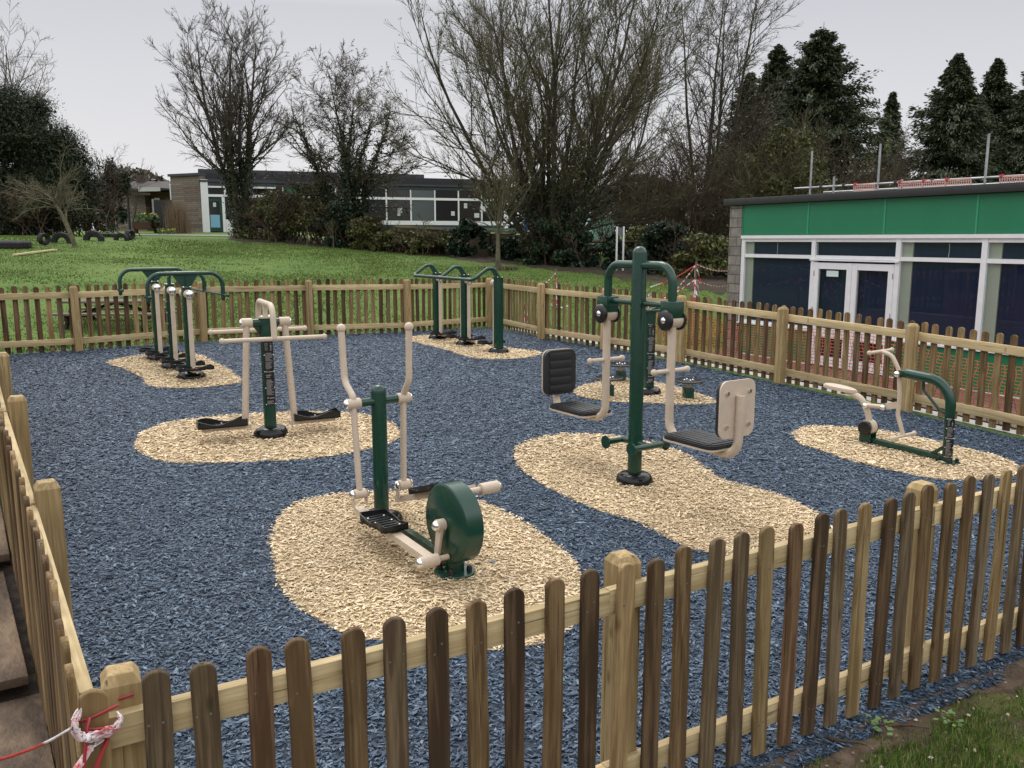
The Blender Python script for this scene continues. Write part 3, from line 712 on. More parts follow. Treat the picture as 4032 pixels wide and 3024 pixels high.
# --- twist stools and their grip post
P = np.array([1.60, 9.98, .353])
t = thing('grip_post', P, .35, 'green grip post with instruction plate behind the twin seat press', 'gym machine', None)
sq_post(t, 0, -.02, .965, .10); base_dome(t, r=.155, rot=.9)
mb = MB()
for k in range(3):
    a = .35+k*2.094; c = np.array([math.cos(a), math.sin(a), 0]); s_ = np.array([-c[1], c[0], 0])
    mb.tube(fillet([c*.03+s_*.05+(0, 0, .985), c*.22+s_*.10+(0, 0, 1.0), c*.22-s_*.10+(0, 0, 1.0), c*.03-s_*.05+(0, 0, .985)], .04, 5), .014, 10)
mb.build('handle', M['green'], t, 60)
sign(t, .051, 0, 1, .14, .84, BLK, flat=(-math.pi/2-.10, .046))
def stool(loc, label):
    t = thing('twist_stool', (loc[0], loc[1], G(loc[0], loc[1])), .2, label, 'gym machine', 'round twist stools')
    MB().box((0, 0, .065), (.105, .105, .15), bev=.005).build('base_box', M['green'], t, 30)
    MB().cyl((0, 0, .139), (0, 0, .205), .030).build('neck', M['beige'], t)
    d_ = MB().lathe([(.12, .204), (.162, .206), (.168, .214), (.165, .224), (.150, .229), (.01, .230)], (0, 0, 0), 36).build('disc', M['black'], t, 50)
    b_ = MB()
    for r, n in ((.05, 4),):
        for k in range(n): b_.ball((r*math.cos(k*1.571), r*math.sin(k*1.571), .231), .010, 8)
    b_.build_each('bolt', M['chrome'], d_)
    s_ = MB()
    for r in (.085, .105, .125, .145):
        for k in range(int(r*200)): a = 2*math.pi*k/int(r*200); s_.box((r*math.cos(a), r*math.sin(a), .231), (.010, .010, .006), rz=a)
    s_.build('stud', M['black'], d_, None)
stool((2.017, 9.735), 'round black twist stool to the right of the green grip post'); stool((1.11, 9.79), 'round black twist stool left of the tall seat press post')
stool((1.37, 10.75), 'black twist stool mostly hidden behind the seat press post')

# --- rower
P = gp(3000+905*.4665, 1250+1070*.4665); d = nrm(np.array([.6074, -.7944]))
t = thing('rower', P, yaw(d), 'low green and beige rower with arched arm by the right fence', 'gym machine')
zf = float(G(*(P[:2]+d*.74)))-P[2]
flange(t, 0, 0, .010, .085, 4); flange(t, .74, 0, zf+.010, .10, 4)
MB().beam((-.04, 0, .045), (.74, 0, zf+.045), .07, .05).build('ground_beam', M['green'], t, 30)
MB().tube(fillet([(.735, 0, zf), (.722, 0, .68), (.31, 0, .715)], .26, 14), .043, 22).build('arched_post', M['green'], t, 60)
MB().box((.285, 0, .71), (.07, .075, .06), bev=.004).build('end_bracket', M['green'], t, 30)
MB().tube(fillet([(.47, 0, .70), (.475, 0, .59), (.63, 0, .43), (.71, 0, .40)], .05, 5), .0125, 10).build('grab_handle', M['green'], t, 60)
MB().beam((.715, 0, .12), (.60, 0, .03), .03, .03).build('brace', M['green'], t, 30)
lv = MB().tube(fillet([(.325, 0, .14), (.258, 0, .32), (.262, 0, .50), (.238, 0, .735), (.16, 0, .865), (.05, 0, .888)], [.08, .3, .2, .1], 6), [.019]*0 or .0195, 14).build('rocking_lever', M['beige'], t, 60)
MB().cyl((.243, -.05, .705), (.243, .05, .705), .026).build('pivot', M['beige'], lv); MB().cap((.243, -.05, .705), (0, -1, 0), .027, .022).cap((.243, .05, .705), (0, 1, 0), .027, .022).build('chrome_cap', M['chrome'], lv)
for x, z in ((.05, .888), (.325, .14)):
    mb = MB().tube([(x, -.19, z), (x, .19, z)], .0155, 14); mb.ball((x, -.192, z), .0225).ball((x, .192, z), .0225); mb.build('cross_grip', M['beige'], t, 60)
lk = MB().tube([(-.03, -.03, .372), (.14, -.03, .382)], .021, 14).beam((.14, 0, .385), (.26, 0, .42), .014, .06).box((-.05, 0, .375), (.06, .03, .05)).build('link', M['beige'], t, 50)
MB().ball((-.035, -.06, .372), .026).ball((.14, -.06, .382), .026).build('chrome_cap', M['chrome'], lk, 60)
MB().tube(fillet([(-.0, 0, .155), (-.035, 0, .30), (-.105, 0, .425), (-.27, 0, .475)], .12, 8), [.036]*0 or .029, 14).build('seat_arm', M['beige'], t, 60)
mb = MB(); n = 30; out = [(.175*math.cos(a), (.085+.02*math.cos(a))*math.sin(a)) for a in np.linspace(0, 2*math.pi, n, endpoint=False)]
rt = Matrix.Rotation(.08, 3, 'Y'); o_ = np.array((-.335, 0, .478))
ax3, az3 = np.array(rt@Vector((-1, 0, 0))), np.array(rt@Vector((0, 0, 1)))
for sc_, z0_, z1_ in ((1.0, 0, .022), (.93, .0221, .030)): mb.prism([(x*sc_, y*sc_) for x, y in out], o_+az3*z0_, ax3, (0, -1, 0), az3, z1_-z0_)
mb.build('seat', M['beige'], t, 50)
hb = MB()
for s in (-1, 1): hb.prism([(-.055, .0), (.055, .0), (.055, .15), (.04, .19), (-.04, .19), (-.055, .15)], (-.02, s*.05-.004, .03), (1, 0, 0), (0, 0, 1), (0, 1, 0), .008)
hb = hb.build('pivot_housing', M['green'], t, 30)
MB().cyl((-.02, -.044, .165), (-.02, .044, .165), .070, 28).build('drum', M['beige'], hb)
for s in (-1, 1): MB().cyl((-.02, s*.055, .16), (-.02, s*.075, .16), .066, 28, .006).build('side_disc', M['black'], hb)
sign(t, .044, -math.pi/2-.2, -math.pi/2+1.3, zf+.06, zf+.42, BLK).location = (.735, 0, 0)

# ------------------------------------------------------------------ front-left corner: tape, boards, tarpaulin
def striped(name, scale, c0=(.62, .03, .035), c1=(.80, .76, .76)):
    m = mat(name, c0, .35, .5); t = NT(m); v = t.coord('Object')
    w_ = t.n('ShaderNodeTexWave'); w_.wave_type = 'BANDS'; w_.bands_direction = 'DIAGONAL'; w_.inputs['Scale'].default_value = scale; w_.inputs['Distortion'].default_value = .6
    t.l(v, w_.inputs['Vector']); t.color(t.ramp(w_.outputs['Fac'], [(.45, c0), (.55, c1)])); return m
M['tape'] = striped('barrier_tape_film', 2.6, (.50, .045, .05), (.72, .69, .69))
M['tape_pink'] = noisy('crumpled_tape_film', [(.42, (.80, .74, .74)), (.55, (.74, .42, .45)), (.62, (.62, .04, .045))], 14, .35, .4, 60)
def ribbon(mb, pts, w, up=(0, 0, 1), tw=0.0):
    P_ = [np.asarray(p, float) for p in pts]; n = len(P_); vs = []
    for i, p in enumerate(P_):
        tg = nrm(P_[min(i+1, n-1)]-P_[max(i-1, 0)]); sd = nrm(np.asarray(up, float)-tg*np.dot(tg, up)); s2 = np.cross(tg, sd); a = tw*math.sin(i*1.9)
        q = sd*math.cos(a)+s2*math.sin(a); f = s2*math.cos(a)-sd*math.sin(a); vs += [p-q*w/2, p+q*w/2, p+q*w/2+f*.0012, p-q*w/2+f*.0012]
    fs = []
    for i in range(n-1):
        b = 4*i; c = b+4; fs += [(b, b+1, c+1, c), (b+1, b+2, c+2, c+1), (b+2, b+3, c+3, c+2), (b+3, b, c, c+3)]
    mb.add(vs, fs)
def sag(a, b, s, n=14): a, b = np.asarray(a, float), np.asarray(b, float); return [a+(b-a)*k/n-np.array([0, 0, s*math.sin(math.pi*k/n)]) for k in range(n+1)]
a_ = FRONT[0]; e_ = nrm(FRONT[1]-FRONT[0]); n_ = np.array([e_[1], -e_[0]]); g0 = float(G(*a_))
def FL(s, o, z): q = a_+e_*s+n_*o; return np.array([q[0], q[1], g0+z])
def fpl(x, y, off):      # point on the plane of the front fence's outer face, off metres out from the post line
    d = ray(x*.4968, 2200+y*.4968); o = a_+n_*off; t = np.dot(o, n_)/np.dot(d[:2], n_); q = d*t; return np.array([q[0], q[1], q[2]+EYE])
rr_ = random.Random(6); mb = MB()
for k in range(14):
    j = lambda: rr_.uniform(-24, 24); o = .128+.003*k
    pts = [(628+j(), 1215+j(), o-.035), (585+j(), 1300+j(), o), (598+j(), 1375+j(), o), (650+j(), 1425+1.4*j(), o+.004), (740+j(), 1412+1.6*j(), o+.006), (850+j(), 1372+1.8*j(), o+.004), (950+j()*.5, 1325+1.6*j(), o), (958+j()*.4, 1270+j(), o-.03), (940, 1235+j(), o-.06)]
    ribbon(mb, fillet([fpl(*p) for p in pts], .03, 3), .008+.006*rr_.random(), tw=.8)
tp = mb.build('barrier_tape', M['tape_pink'], None, 180); tag(tp, 'pink and white barrier tape knotted round the corner picket at the front left', 'barrier tape')
mb = MB(); ribbon(mb, fillet([fpl(*p) for p in ((820, 1425, .136), (720, 1500, .140), (660, 1590, .142), (600, 1680, .142), (560, 1800, .14))], .03, 3), .020, (1, 0, .3), .3)
mb.build('loose_tail', M['tape_pink'], tp, 180)
mb = MB(); ribbon(mb, [fpl(*p) for p in ((860, 1420, .137), (815, 1520, .139), (775, 1620, .14), (740, 1740, .14))], .013, (1, 0, .3), .2)
ribbon(mb, [fpl(*p) for p in ((712, 1255, .140), (690, 1330, .152), (682, 1430, .155), (672, 1560, .150), (665, 1700, .148))], .009, (1, 0, 0), .2)
ribbon(mb, [fpl(*p) for p in ((640, 1290, .125), (720, 1262, .126), (820, 1215, .126), (940, 1158, .124))], .008, tw=.3); ribbon(mb, [fpl(*p) for p in ((938, 1115, .055), (990, 1098, .056), (1055, 1075, .057))], .009, tw=.2); ribbon(mb, [fpl(*p) for p in ((670, 1352, .15), (760, 1350, .152), (850, 1345, .15))], .010, tw=.5)
mb.build_each('red_tail', mat('red_tape_film', (.36, .035, .042), .4), tp, 180)
mb = MB(); ribbon(mb, sag(fpl(585, 1330, .128), at(-80, 3012, 1.42), .012), .0065, tw=.25)
mb.build('strand', M['tape'], tp, 180)
M['ply'] = noisy('weathered_plywood', [(.32, (.040, .028, .020)), (.5, (.125, .088, .060)), (.70, (.30, .21, .14))], 5, .7, .4, 40, stretch=(1, .45, 1))
le = nrm(LEFT[1]-LEFT[0]); ln = np.array([-le[1], le[0]])
for k, (s_, L_, lab) in enumerate(((-.95, 1.16, 'muddy timber board nearest the camera beside the left fence'), (.215, 1.5, 'weathered timber board second along beside the left fence'), (1.72, 1.5, 'brown timber board third along outside the left fence'), (3.23, 1.5, 'farthest brown timber board outside the left fence'))):
    c = LEFT[0]+le*(s_+L_/2)+ln*(.435+.02*(-1)**k); o = MB().box((0, 0, 0), (.60, L_-.012, .045), bev=.006).build('timber_board', M['ply'], None, 30)
    o.location = (c[0], c[1], float(T(*c))+.06+.005*(k % 2)); o.rotation_euler = (0, .01*(-1)**k, math.atan2(le[1], le[0])-math.pi/2+.012*(-1)**k)
    tag(o, lab, 'board', 'boards laid outside the left fence')
mbs = MB(); vs = []
for k in range(30):
    for j in range(4): q_ = LEFT[0]+le*(-1.4+.45*k)+ln*(.11+.27*j); vs.append((q_[0], q_[1], float(T(*q_))+(.012 if j < 3 else -.01)))
mbs.add(vs, [(4*k+j, 4*k+j+1, 4*k+j+5, 4*k+j+4) for k in range(29) for j in range(3)]); tag(mbs.build('soil_strip', noisy('dark_wet_soil', [(.3, (.018, .013, .010)), (.7, (.05, .036, .026))], 8, .9, .6, 40), None, 180), kind='structure')
c = LEFT[0]+le*.3+ln*1.22; X_, Y_ = np.meshgrid(np.linspace(-.45, .45, 14), np.linspace(-1.1, 1.6, 30)); Q = c+X_[..., None]*ln+Y_[..., None]*le
Zt = T(Q[..., 0], Q[..., 1])+.06+.03*fbm(Q[..., 0], Q[..., 1], 6, 4)
V = np.c_[Q.reshape(-1, 2), Zt.ravel()]; i = (np.arange(29)[:, None]*14+np.arange(13)[None]).ravel()
o = fast_mesh('tarpaulin', V, np.stack([i, i+1, i+15, i+14], 1), noisy('grey_tarpaulin_sheet', [(.3, (.10, .105, .12)), (.7, (.22, .23, .25))], 4, .4, .3, 12), smooth=True)
sm = o.modifiers.new('thick', 'SOLIDIFY'); sm.thickness = .006
tag(o, 'grey plastic sheet on the ground beyond the boards at the far left', 'tarpaulin')

# ------------------------------------------------------------------ soil strip and near grass outside the front fence
fe = nrm(CORN[1]-CORN[0]); fn = np.array([fe[1], -fe[0]])
M['soil'] = noisy('bare_soil', [(.3, (.045, .030, .019)), (.55, (.095, .066, .044)), (.75, (.155, .115, .08))], 9, .9, .8, 40)
ss = np.linspace(-.6, 9.6, 150); oo = np.linspace(0, 1, 12); S_, O_ = np.meshgrid(ss, oo)
O2 = .16+O_*(.13+.13*fbm(S_, S_*0, 3.2, 11)+.08*fbm(S_, S_*0, 11, 12)); Q = CORN[0]+S_[..., None]*fe+O2[..., None]*fn
Zt = T(Q[..., 0], Q[..., 1])+.012+.020*fbm(Q[..., 0], Q[..., 1], 7, 13)*np.sin(O_*math.pi)+.004
Zt[-1] -= .03
i = (np.arange(11)[:, None]*150+np.arange(149)[None]).ravel()
tag(fast_mesh('soil_strip', np.c_[Q.reshape(-1, 2), Zt.ravel()], np.stack([i, i+1, i+151, i+150], 1), M['soil'], smooth=True), kind='structure')
def blades(name, x, y, h, wd, m, lab):
    N = len(x); z = T(x, y); a = rng.uniform(0, 6.283, N); ln_ = rng.normal(0, .45, N); la = rng.uniform(0, 6.283, N)
    hh = h*rng.uniform(.5, 1.3, N); ww = wd*rng.uniform(.6, 1.3, N)
    b = np.stack([x, y, z-.005], 1); s = np.stack([np.cos(a), np.sin(a), 0*a], 1)*ww[:, None]; d = np.stack([np.cos(la)*np.sin(ln_), np.sin(la)*np.sin(ln_), np.cos(ln_)], 1)*hh[:, None]
    mid = b+d*.6; tip = b+d+np.stack([np.cos(la), np.sin(la), -.4+0*la], 1)*(hh*.3*np.abs(ln_))[:, None]
    V = np.stack([b-s, b+s, mid+s*.6, tip, mid-s*.6], 1).reshape(-1, 3); F_ = np.arange(5*N).reshape(-1, 5)
    return tag(fast_mesh(name, V, F_, m), lab, 'grass', kind='stuff')
M['blade'] = chips_mat('grass_blade', [(0, (.045, .085, .016)), (.4, (.085, .15, .026)), (.75, (.15, .225, .045)), (.93, (.23, .28, .08)), (1, (.34, .30, .13))], .6, .25)
N = 300000; s_ = rng.uniform(1.5, 8.6, N); o_ = rng.uniform(.24, 2.7, N); x = CORN[0][0]+s_*fe[0]+o_*fn[0]; y = CORN[0][1]+s_*fe[1]+o_*fn[1]
dn = .72+.5*fbm(x, y, 2.6, 21)+.35*fbm(x, y, 9, 22)-.9*(1-sstep(.22, .40, o_+.14*fbm(x, y, 4, 23))); k = rng.uniform(0, 1, N) < np.clip(dn, 0, 1)
blades('near_grass', x[k], y[k], np.clip(.040+.025*fbm(x[k], y[k], 3, 24), .018, .08), .0030, M['blade'], 'patchy short grass on bare soil outside the front fence')
# loose stones, twigs and little weeds on the soil
N = 220; s_ = rng.uniform(2, 8.5, N); o_ = rng.uniform(.22, .75, N); x = CORN[0][0]+s_*fe[0]+o_*fn[0]; y = CORN[0][1]+s_*fe[1]+o_*fn[1]
V = []; Fq = []
for k in range(N):
    r = rng.uniform(.003, .011); c = np.array([x[k], y[k], float(T(x[k], y[k]))+.018]); vs = [c+np.array(p)*r*rng.uniform(.6, 1.4) for p in ((1, 0, 0), (0, 1, 0), (-1, 0, 0), (0, -1, 0), (0, 0, .8), (0, 0, -.8))]
    b = len(V); V += vs; Fq += [(b+i, b+j, b+4, b+4) for i, j in ((0, 1), (1, 2), (2, 3), (3, 0))]
o = MB(); o.v = [tuple(p) for p in V]; o.f = [f[:3] for f in Fq]
tag(o.build('pebbles', chips_mat('pebble_stone', [(0, (.16, .11, .07)), (.6, (.32, .25, .18)), (1, (.6, .55, .45))], .8), None, None), 'scattered small pebbles on the soil outside the front fence', 'pebbles', kind='stuff')
for k, (px, py, L_, an, lab) in enumerate(((3335, 2945, .16, -.5, 'short brown twig lying on the grass by the front fence'), (3530, 2880, .26, -.25, 'long thin dark twig on the soil at the lower right'))):
    p = gp(px, py); pts = [p+np.array([math.cos(an)*L_*f, math.sin(an)*L_*f, .03+.008*math.sin(f*5)]) for f in np.linspace(-.5, .5, 7)]
    tag(MB().tube(pts, [.006, .008, .008, .007, .006, .005, .003], 7).build('twig', M['soil'], None, 60), lab, 'twig')
for k, (px, py, lab) in enumerate(((3735, 2850, 'pale green leafy weed in the patchy grass at the lower right'), (3460, 2880, 'small green weed on the soil beside the front fence'))):
    p = gp(px, py); mb = MB()
    for j in range(22):
        a = rng.uniform(0, 6.28); r = rng.uniform(.004, .055); c = p+np.array([math.cos(a)*r, math.sin(a)*r, .02+rng.uniform(0, .03)]); L_ = rng.uniform(.018, .034); dz = rng.uniform(-.2, .5)
        d_ = np.array([math.cos(a), math.sin(a), dz])*L_; s = np.array([-math.sin(a), math.cos(a), rng.uniform(-.3, .3)])*L_*.4
        mb.add([c, c+d_*.5+s, c+d_, c+d_*.5-s], [(0, 1, 2, 3)])
    tag(mb.build('weed', chips_mat('weed_leaf', [(0, (.08, .15, .04)), (1, (.16, .25, .085))], .5), None, None), lab, 'weed')

# lawn tufts beyond the back and left fences
def lawn_mask(x, y):
    d = np.maximum.reduce([edge_d(x, y, i) for i in range(4)]); q = (x-FP0[0])*FNV[0]+(y-FP0[1])*FNV[1]; t = (x-FP0[0])*FDV[0]+(y-FP0[1])*FDV[1]
    return (d > .12) & ~((t < 3.9) & (q < 5.6))
M['lawn_blade'] = chips_mat('lawn_blade', [(0, (.072, .125, .024)), (.5, (.105, .158, .036)), (.85, (.150, .195, .052)), (1, (.22, .245, .085))], .7, .2)
N = 330000; yy = 9+31*rng.uniform(0, 1, N)**1.5; xx = rng.uniform(-.66, .28, N)*(yy+.5)
k = lawn_mask(xx, yy) & (rng.uniform(0, 1, N) < np.clip(.55+.6*fbm(xx, yy, .7, 31)+.2*fbm(xx, yy, 4, 32), 0, 1)); xx, yy = xx[k], yy[k]
blades('lawn_grass', xx, yy, .022+.0008*yy, .006+.0004*yy, M['lawn_blade'], 'uneven green lawn grass sloping up behind the enclosure')

# ------------------------------------------------------------------ brick paving, edging, orange netting
def brick(name, c1, c2, mortar, scale, bw=.5, rh=.25, msz=.02, kind='Object', rough=.85, rot=0.0):
    m = mat(name, c1, rough, .3); t = NT(m); c = t.n('ShaderNodeTexCoord'); mp = t.n('ShaderNodeMapping'); mp.inputs['Rotation'].default_value = (rot if isinstance(rot, tuple) else (0, 0, rot))
    t.l(c.outputs[kind], mp.inputs['Vector']); b = t.n('ShaderNodeTexBrick'); b.inputs['Scale'].default_value = scale; b.inputs['Brick Width'].default_value = bw; b.inputs['Row Height'].default_value = rh
    b.inputs['Mortar Size'].default_value = msz; b.inputs['Color1'].default_value = (*c1, 1); b.inputs['Color2'].default_value = (*c2, 1); b.inputs['Mortar'].default_value = (*mortar, 1)
    t.l(mp.outputs['Vector'], b.inputs['Vector']); nz = t.noise(mp.outputs['Vector'], 7, 6, .7)
    t.color(t.mix(.75, b.outputs['Color'], t.ramp(nz, [(.25, (.35, .35, .35)), (.75, (1.25, 1.2, 1.15))]), 'MULTIPLY'))
    t.bump(t.mix(.4, b.outputs['Fac'], t.noise(mp.outputs['Vector'], 40, 4)), -.4, .01); return m
M['brick'] = brick('brick_paving_blocks', (.22, .135, .105), (.13, .105, .10), (.05, .045, .04), 1.0, .22, .11, .008, rot=R_(-61.9))
re_ = nrm(RIGHT[0]-RIGHT[-1]); rn = np.array([re_[1], -re_[0]])
tt = np.linspace(-9, 3.55, 90); qq = np.linspace(-.02, 1, 24); T_, Q_ = np.meshgrid(tt, qq)
fen = RIGHT[3]+rn*.42; 
def fac(t, q): return FP0+FDV*t+FNV*q
qmax = [np.dot((fen-FP0), FNV)+(t-np.dot((fen-FP0), FDV))*np.dot(re_, FNV)/np.dot(re_, FDV) for t in tt]
Qm = np.array(qmax)[None]*Q_; XY = FP0+T_[..., None]*FDV+Qm[..., None]*FNV
Zt = T(XY[..., 0], XY[..., 1])+.014; i = (np.arange(23)[:, None]*90+np.arange(89)[None]).ravel()
tag(fast_mesh('brick_paving', np.c_[XY.reshape(-1, 2), Zt.ravel()], np.stack([i, i+1, i+91, i+90], 1), M['brick'], smooth=True), kind='structure')
sa = np.linspace(.0, np.linalg.norm(RIGHT[-1]-RIGHT[0]), 60); mb = MB(); vs = []
for s in sa:
    for o in (.13, .34):
        q = RIGHT[0]-re_*s+rn*o; vs.append((q[0], q[1], max(float(T(*q)), float(G(*q))-.03)+.002))
mb.add(vs, [(2*k, 2*k+1, 2*k+3, 2*k+2) for k in range(59)]); tag(mb.build('kerb_strip', noisy('pale_concrete', [(.3, (.33, .32, .31)), (.7, (.50, .48, .46))], 5, .8, .2), None, 180), kind='structure')
M['net'] = mat('orange_plastic_net', (.70, .15, .05), .5)
def net(p0, p1, hfun, cell, label, seed):
    r = np.random.default_rng(seed); L_ = np.linalg.norm(p1-p0); nx = int(L_/cell); e = (p1-p0)/L_; nn = np.array([e[1], -e[0]]); nz = int(.66/(cell*.7))
    Pt = np.zeros((nx+1, nz+1, 3))
    for i in range(nx+1):
        s = i*cell; w_ = .10*math.sin(s*1.3)+.05*math.sin(s*3.7+1); h = hfun(s)
        for j in range(nz+1):
            f = j/nz; q = p0+e*(s+.02*math.sin(f*9+s*2))+nn*w_*(1-.5*f); Pt[i, j] = (q[0], q[1], float(T(*q))+.02+h*f)
    mb = MB(); w_ = .0040
    def strip(a, b, th):
        d = nrm(b-a); s = nrm(np.cross(d, (nn[0], nn[1], 0)))*th; o2 = np.array([nn[0], nn[1], 0])*.0015
        mb.add([a-s-o2, a+s-o2, b+s-o2, b-s-o2, a-s+o2, a+s+o2, b+s+o2, b-s+o2], [(0, 1, 2, 3), (7, 6, 5, 4), (0, 4, 5, 1), (2, 6, 7, 3), (1, 5, 6, 2), (3, 7, 4, 0)])
    for i in range(nx+1):
        for j in range(nz): strip(Pt[i, j], Pt[i, j+1], w_*.8)
    for j in range(nz+1):
        for i in range(nx): strip(Pt[i, j], Pt[i+1, j], w_)
    root = thing('safety_netting', (0, 0, 0), 0, label, 'netting')
    mb.build('mesh', M['net'], root, None)
    for s in np.arange(.1, L_, 2.2):
        q = p0+e*s; z = float(T(*q)); MB().cyl((q[0], q[1], z-.02), (q[0], q[1], z+hfun(s)+.08), .010, 8).build('stake', M['scaf'] if 'scaf' in M else M['net'], root)
M['scaf'] = paint('galvanised_steel', (.38, .385, .39), .42, False, dirt=.2)
M['scaf'].node_tree.nodes['Principled BSDF'].inputs['Metallic'].default_value = .6
p0 = RIGHT[0]-re_*3.2+rn*1.15; p1 = RIGHT[0]-re_*13.2+rn*1.0
net(p0, p1, lambda s: .62+.06*math.sin(s*1.7)-.05*abs(math.sin(s*.9)), .066, 'orange plastic safety netting sagging between the right fence and the building', 2)

# ------------------------------------------------------------------ green panelled building
bl = thing('flat_roof_building', (FP0[0], FP0[1], 0), yaw(-FDV), 'single storey flat roofed building with green panels and white window frames', 'building')
M['gpanel'] = noisy('green_panel', [(.3, (.012, .170, .080)), (.7, (.018, .195, .094))], 1.2, .38, .02, spec=.4)
M['gtrim'] = mat('green_trim', (.03, .29, .14), .4)
M['white'] = paint('white_upvc', (.78, .78, .80), .35, False, dirt=.04)
M['roofedge'] = paint('dark_roof_edging', (.022, .022, .024), .55, False)
M['block'] = brick('grey_stone_blocks', (.30, .275, .25), (.20, .185, .175), (.10, .095, .09), 1.0, .40, .20, .010, rot=(math.pi/2, 0, 0))
M['navy'] = noisy('navy_blind', [(.3, (.020, .029, .076)), (.7, (.028, .039, .098))], 3, .9, 0, stretch=(6, 1, .3))
M['cream'] = mat('cream_curtain', (.72, .68, .55), .85)
M['inside'] = mat('dark_interior', (.03, .03, .035), .9)
gl = bpy.data.materials.new('window_glass'); gl.use_nodes = True; nt = gl.node_tree; nt.nodes.clear()
o_ = nt.nodes.new('ShaderNodeOutputMaterial'); mx = nt.nodes.new('ShaderNodeMixShader'); tr = nt.nodes.new('ShaderNodeBsdfTransparent'); gs = nt.nodes.new('ShaderNodeBsdfGlossy'); fr = nt.nodes.new('ShaderNodeFresnel')
tr.inputs[0].default_value = (.80, .84, .84, 1); gs.inputs['Roughness'].default_value = .02; fr.inputs[0].default_value = 1.5
ge = nt.nodes.new('ShaderNodeNewGeometry'); m1 = nt.nodes.new('ShaderNodeMath'); m1.operation = 'SUBTRACT'; m1.inputs[0].default_value = 1.0; nt.links.new(ge.outputs['Backfacing'], m1.inputs[1]); m2 = nt.nodes.new('ShaderNodeMath'); m2.operation = 'MULTIPLY'; nt.links.new(fr.outputs[0], m2.inputs[0]); nt.links.new(m1.outputs[0], m2.inputs[1]); nt.links.new(m2.outputs[0], mx.inputs[0]); nt.links.new(tr.outputs[0], mx.inputs[1]); nt.links.new(gs.outputs[0], mx.inputs[2]); nt.links.new(mx.outputs[0], o_.inputs[0]); M['glass'] = gl
def bx(x0, x1, y0, y1, z0, z1): return ((x0+x1)/2, (y0+y1)/2, (z0+z1)/2), (x1-x0, y1-y0, z1-z0)
def PB(name, m, par, *bs, bev=0.0):
    mb = MB()
    for b in bs: c, d_ = bx(*b); mb.box(c, d_, bev=bev)
    return mb.build(name, m, par, 30)
XR = 9.4
PB('stone_wall', M['block'], bl, (-3.44, -3.075, -.04, 7, -.6, 2.855))
PB('back_wall', M['inside'], bl, (-3.07, XR, 6.8, 7, -.4, 2.85), (XR-.2, XR, .1, 6.79, -.4, 2.85))
PB('floor', M['inside'], bl, (-3.07, XR-.21, .1, 6.79, -.4, -.285))
PB('roof', M['roofedge'], bl, (-3.56, XR+.1, -.14, 7.1, 2.865, 3.0), bev=.008)
PB('fascia_board', M['inside'], bl, (-3.07, XR-.21, .03, .2, 2.2, 2.862))
seam = [-3.07, -1.26, .50, 2.24, 4.02, 5.8, 7.6, XR]
for a, b in zip(seam, seam[1:]): PB('fascia_panel', M['gpanel'], bl, (a+.018, b-.018, -.012, .028, 2.235, 2.858))
for a in seam[:-1]: PB('cover_strip', M['gtrim'], bl, (a-.017, a+.017, -.02, .028, 2.235, 2.858))
PB('head_rail', M['white'], bl, (-3.07, XR, -.05, .06, 2.165, 2.23))
mul = [-3.02, -1.08, .83, 2.42, 4.2, 6.0, 7.8, XR]
for i, (a, b) in enumerate(zip(mul, mul[1:])):
    door = i == 1
    zb = -.285 if door else .40
    wf = PB('window_frame' if not door else 'door_frame', M['white'], bl, (a-.048, a+.048, -.02, .07, zb, 2.163), (b-.046, b-.0485, -.01, .06, zb, 2.16), (a+.05, b-.05, -.012, .06, 1.775, 1.845), (a+.05, b-.05, -.008, .06, 2.10, 2.162), *([] if door else [(a+.05, b-.05, -.012, .06, .40, .455), (a-.05, b+.05, -.07, .0, .37, .398)]))
    PB('pane', M['glass'], wf, (a+.05, b-.05, .02, .028, 1.847, 2.098))
    if not door:
        PB('pane', M['glass'], wf, (a+.05, b-.05, .02, .028, .457, 1.773))
        PB('apron_panel', M['gpanel'], bl, (a-.045, b-.048, -.008, .03, -.27, .366)); PB('skirting', M['white'], bl, (a-.045, b-.048, -.02, .03, -.34, -.272))
        PB('curtain', M['cream'], bl, (a+.05, a+.24, .06, .10, .40, 2.16))
    PB('blind', M['navy'], bl, (a+(.25 if not door else .05), b-.05, .075, .085, (.40 if not door else -.2), 2.16))
    if not door: MB().tube([(a+.92, .055, 1.86), (a+.93, .055, 1.95), (a+.92, .055, 2.08)], .006, 6).build('blind_chain', M['white'], bl)
a, b = mul[1]+.05, mul[2]-.05; mid = (a+b)/2
for k, (x0, x1) in enumerate(((a, mid-.004), (mid+.004, b))):
    d_ = PB('door', M['white'], bl, (x0, x0+.115, -.03, .03, -.27, 1.71), (x1-.115, x1, -.03, .03, -.27, 1.71), (x0+.116, x1-.116, -.028, .028, 1.59, 1.708), (x0+.116, x1-.116, -.028, .028, .28, .46), (x0+.116, x1-.116, -.028, .028, -.268, -.08))
    PB('pane', M['glass'], d_, (x0+.117, x1-.117, -.004, .004, .462, 1.588), (x0+.117, x1-.117, -.004, .004, -.078, .278))
    MB().cyl((x1-.06 if k == 0 else x0+.06, -.03, .52), (x1-.06 if k == 0 else x0+.06, -.075, .52), .012).box((x1-.10 if k == 0 else x0+.10, -.07, .52), (.10, .014, .018)).build('handle', M['scaf'], d_)
    for z in (-.0, .75, 1.45): MB().cyl((x0+.012 if k == 0 else x1-.012, -.036, z), (x0+.012 if k == 0 else x1-.012, -.036, z+.10), .009, 8).build('hinge', M['scaf'], d_)
PB('notice', mat('pale_notice', (.60, .72, .70), .5), bl, (a+.30, a+.58, -.012, -.006, 1.45, 1.56)); PB('letter_plate', mat('pale_plate', (.62, .72, .80), .4), bl, (a+.34, a+.60, -.034, -.029, .36, .41))
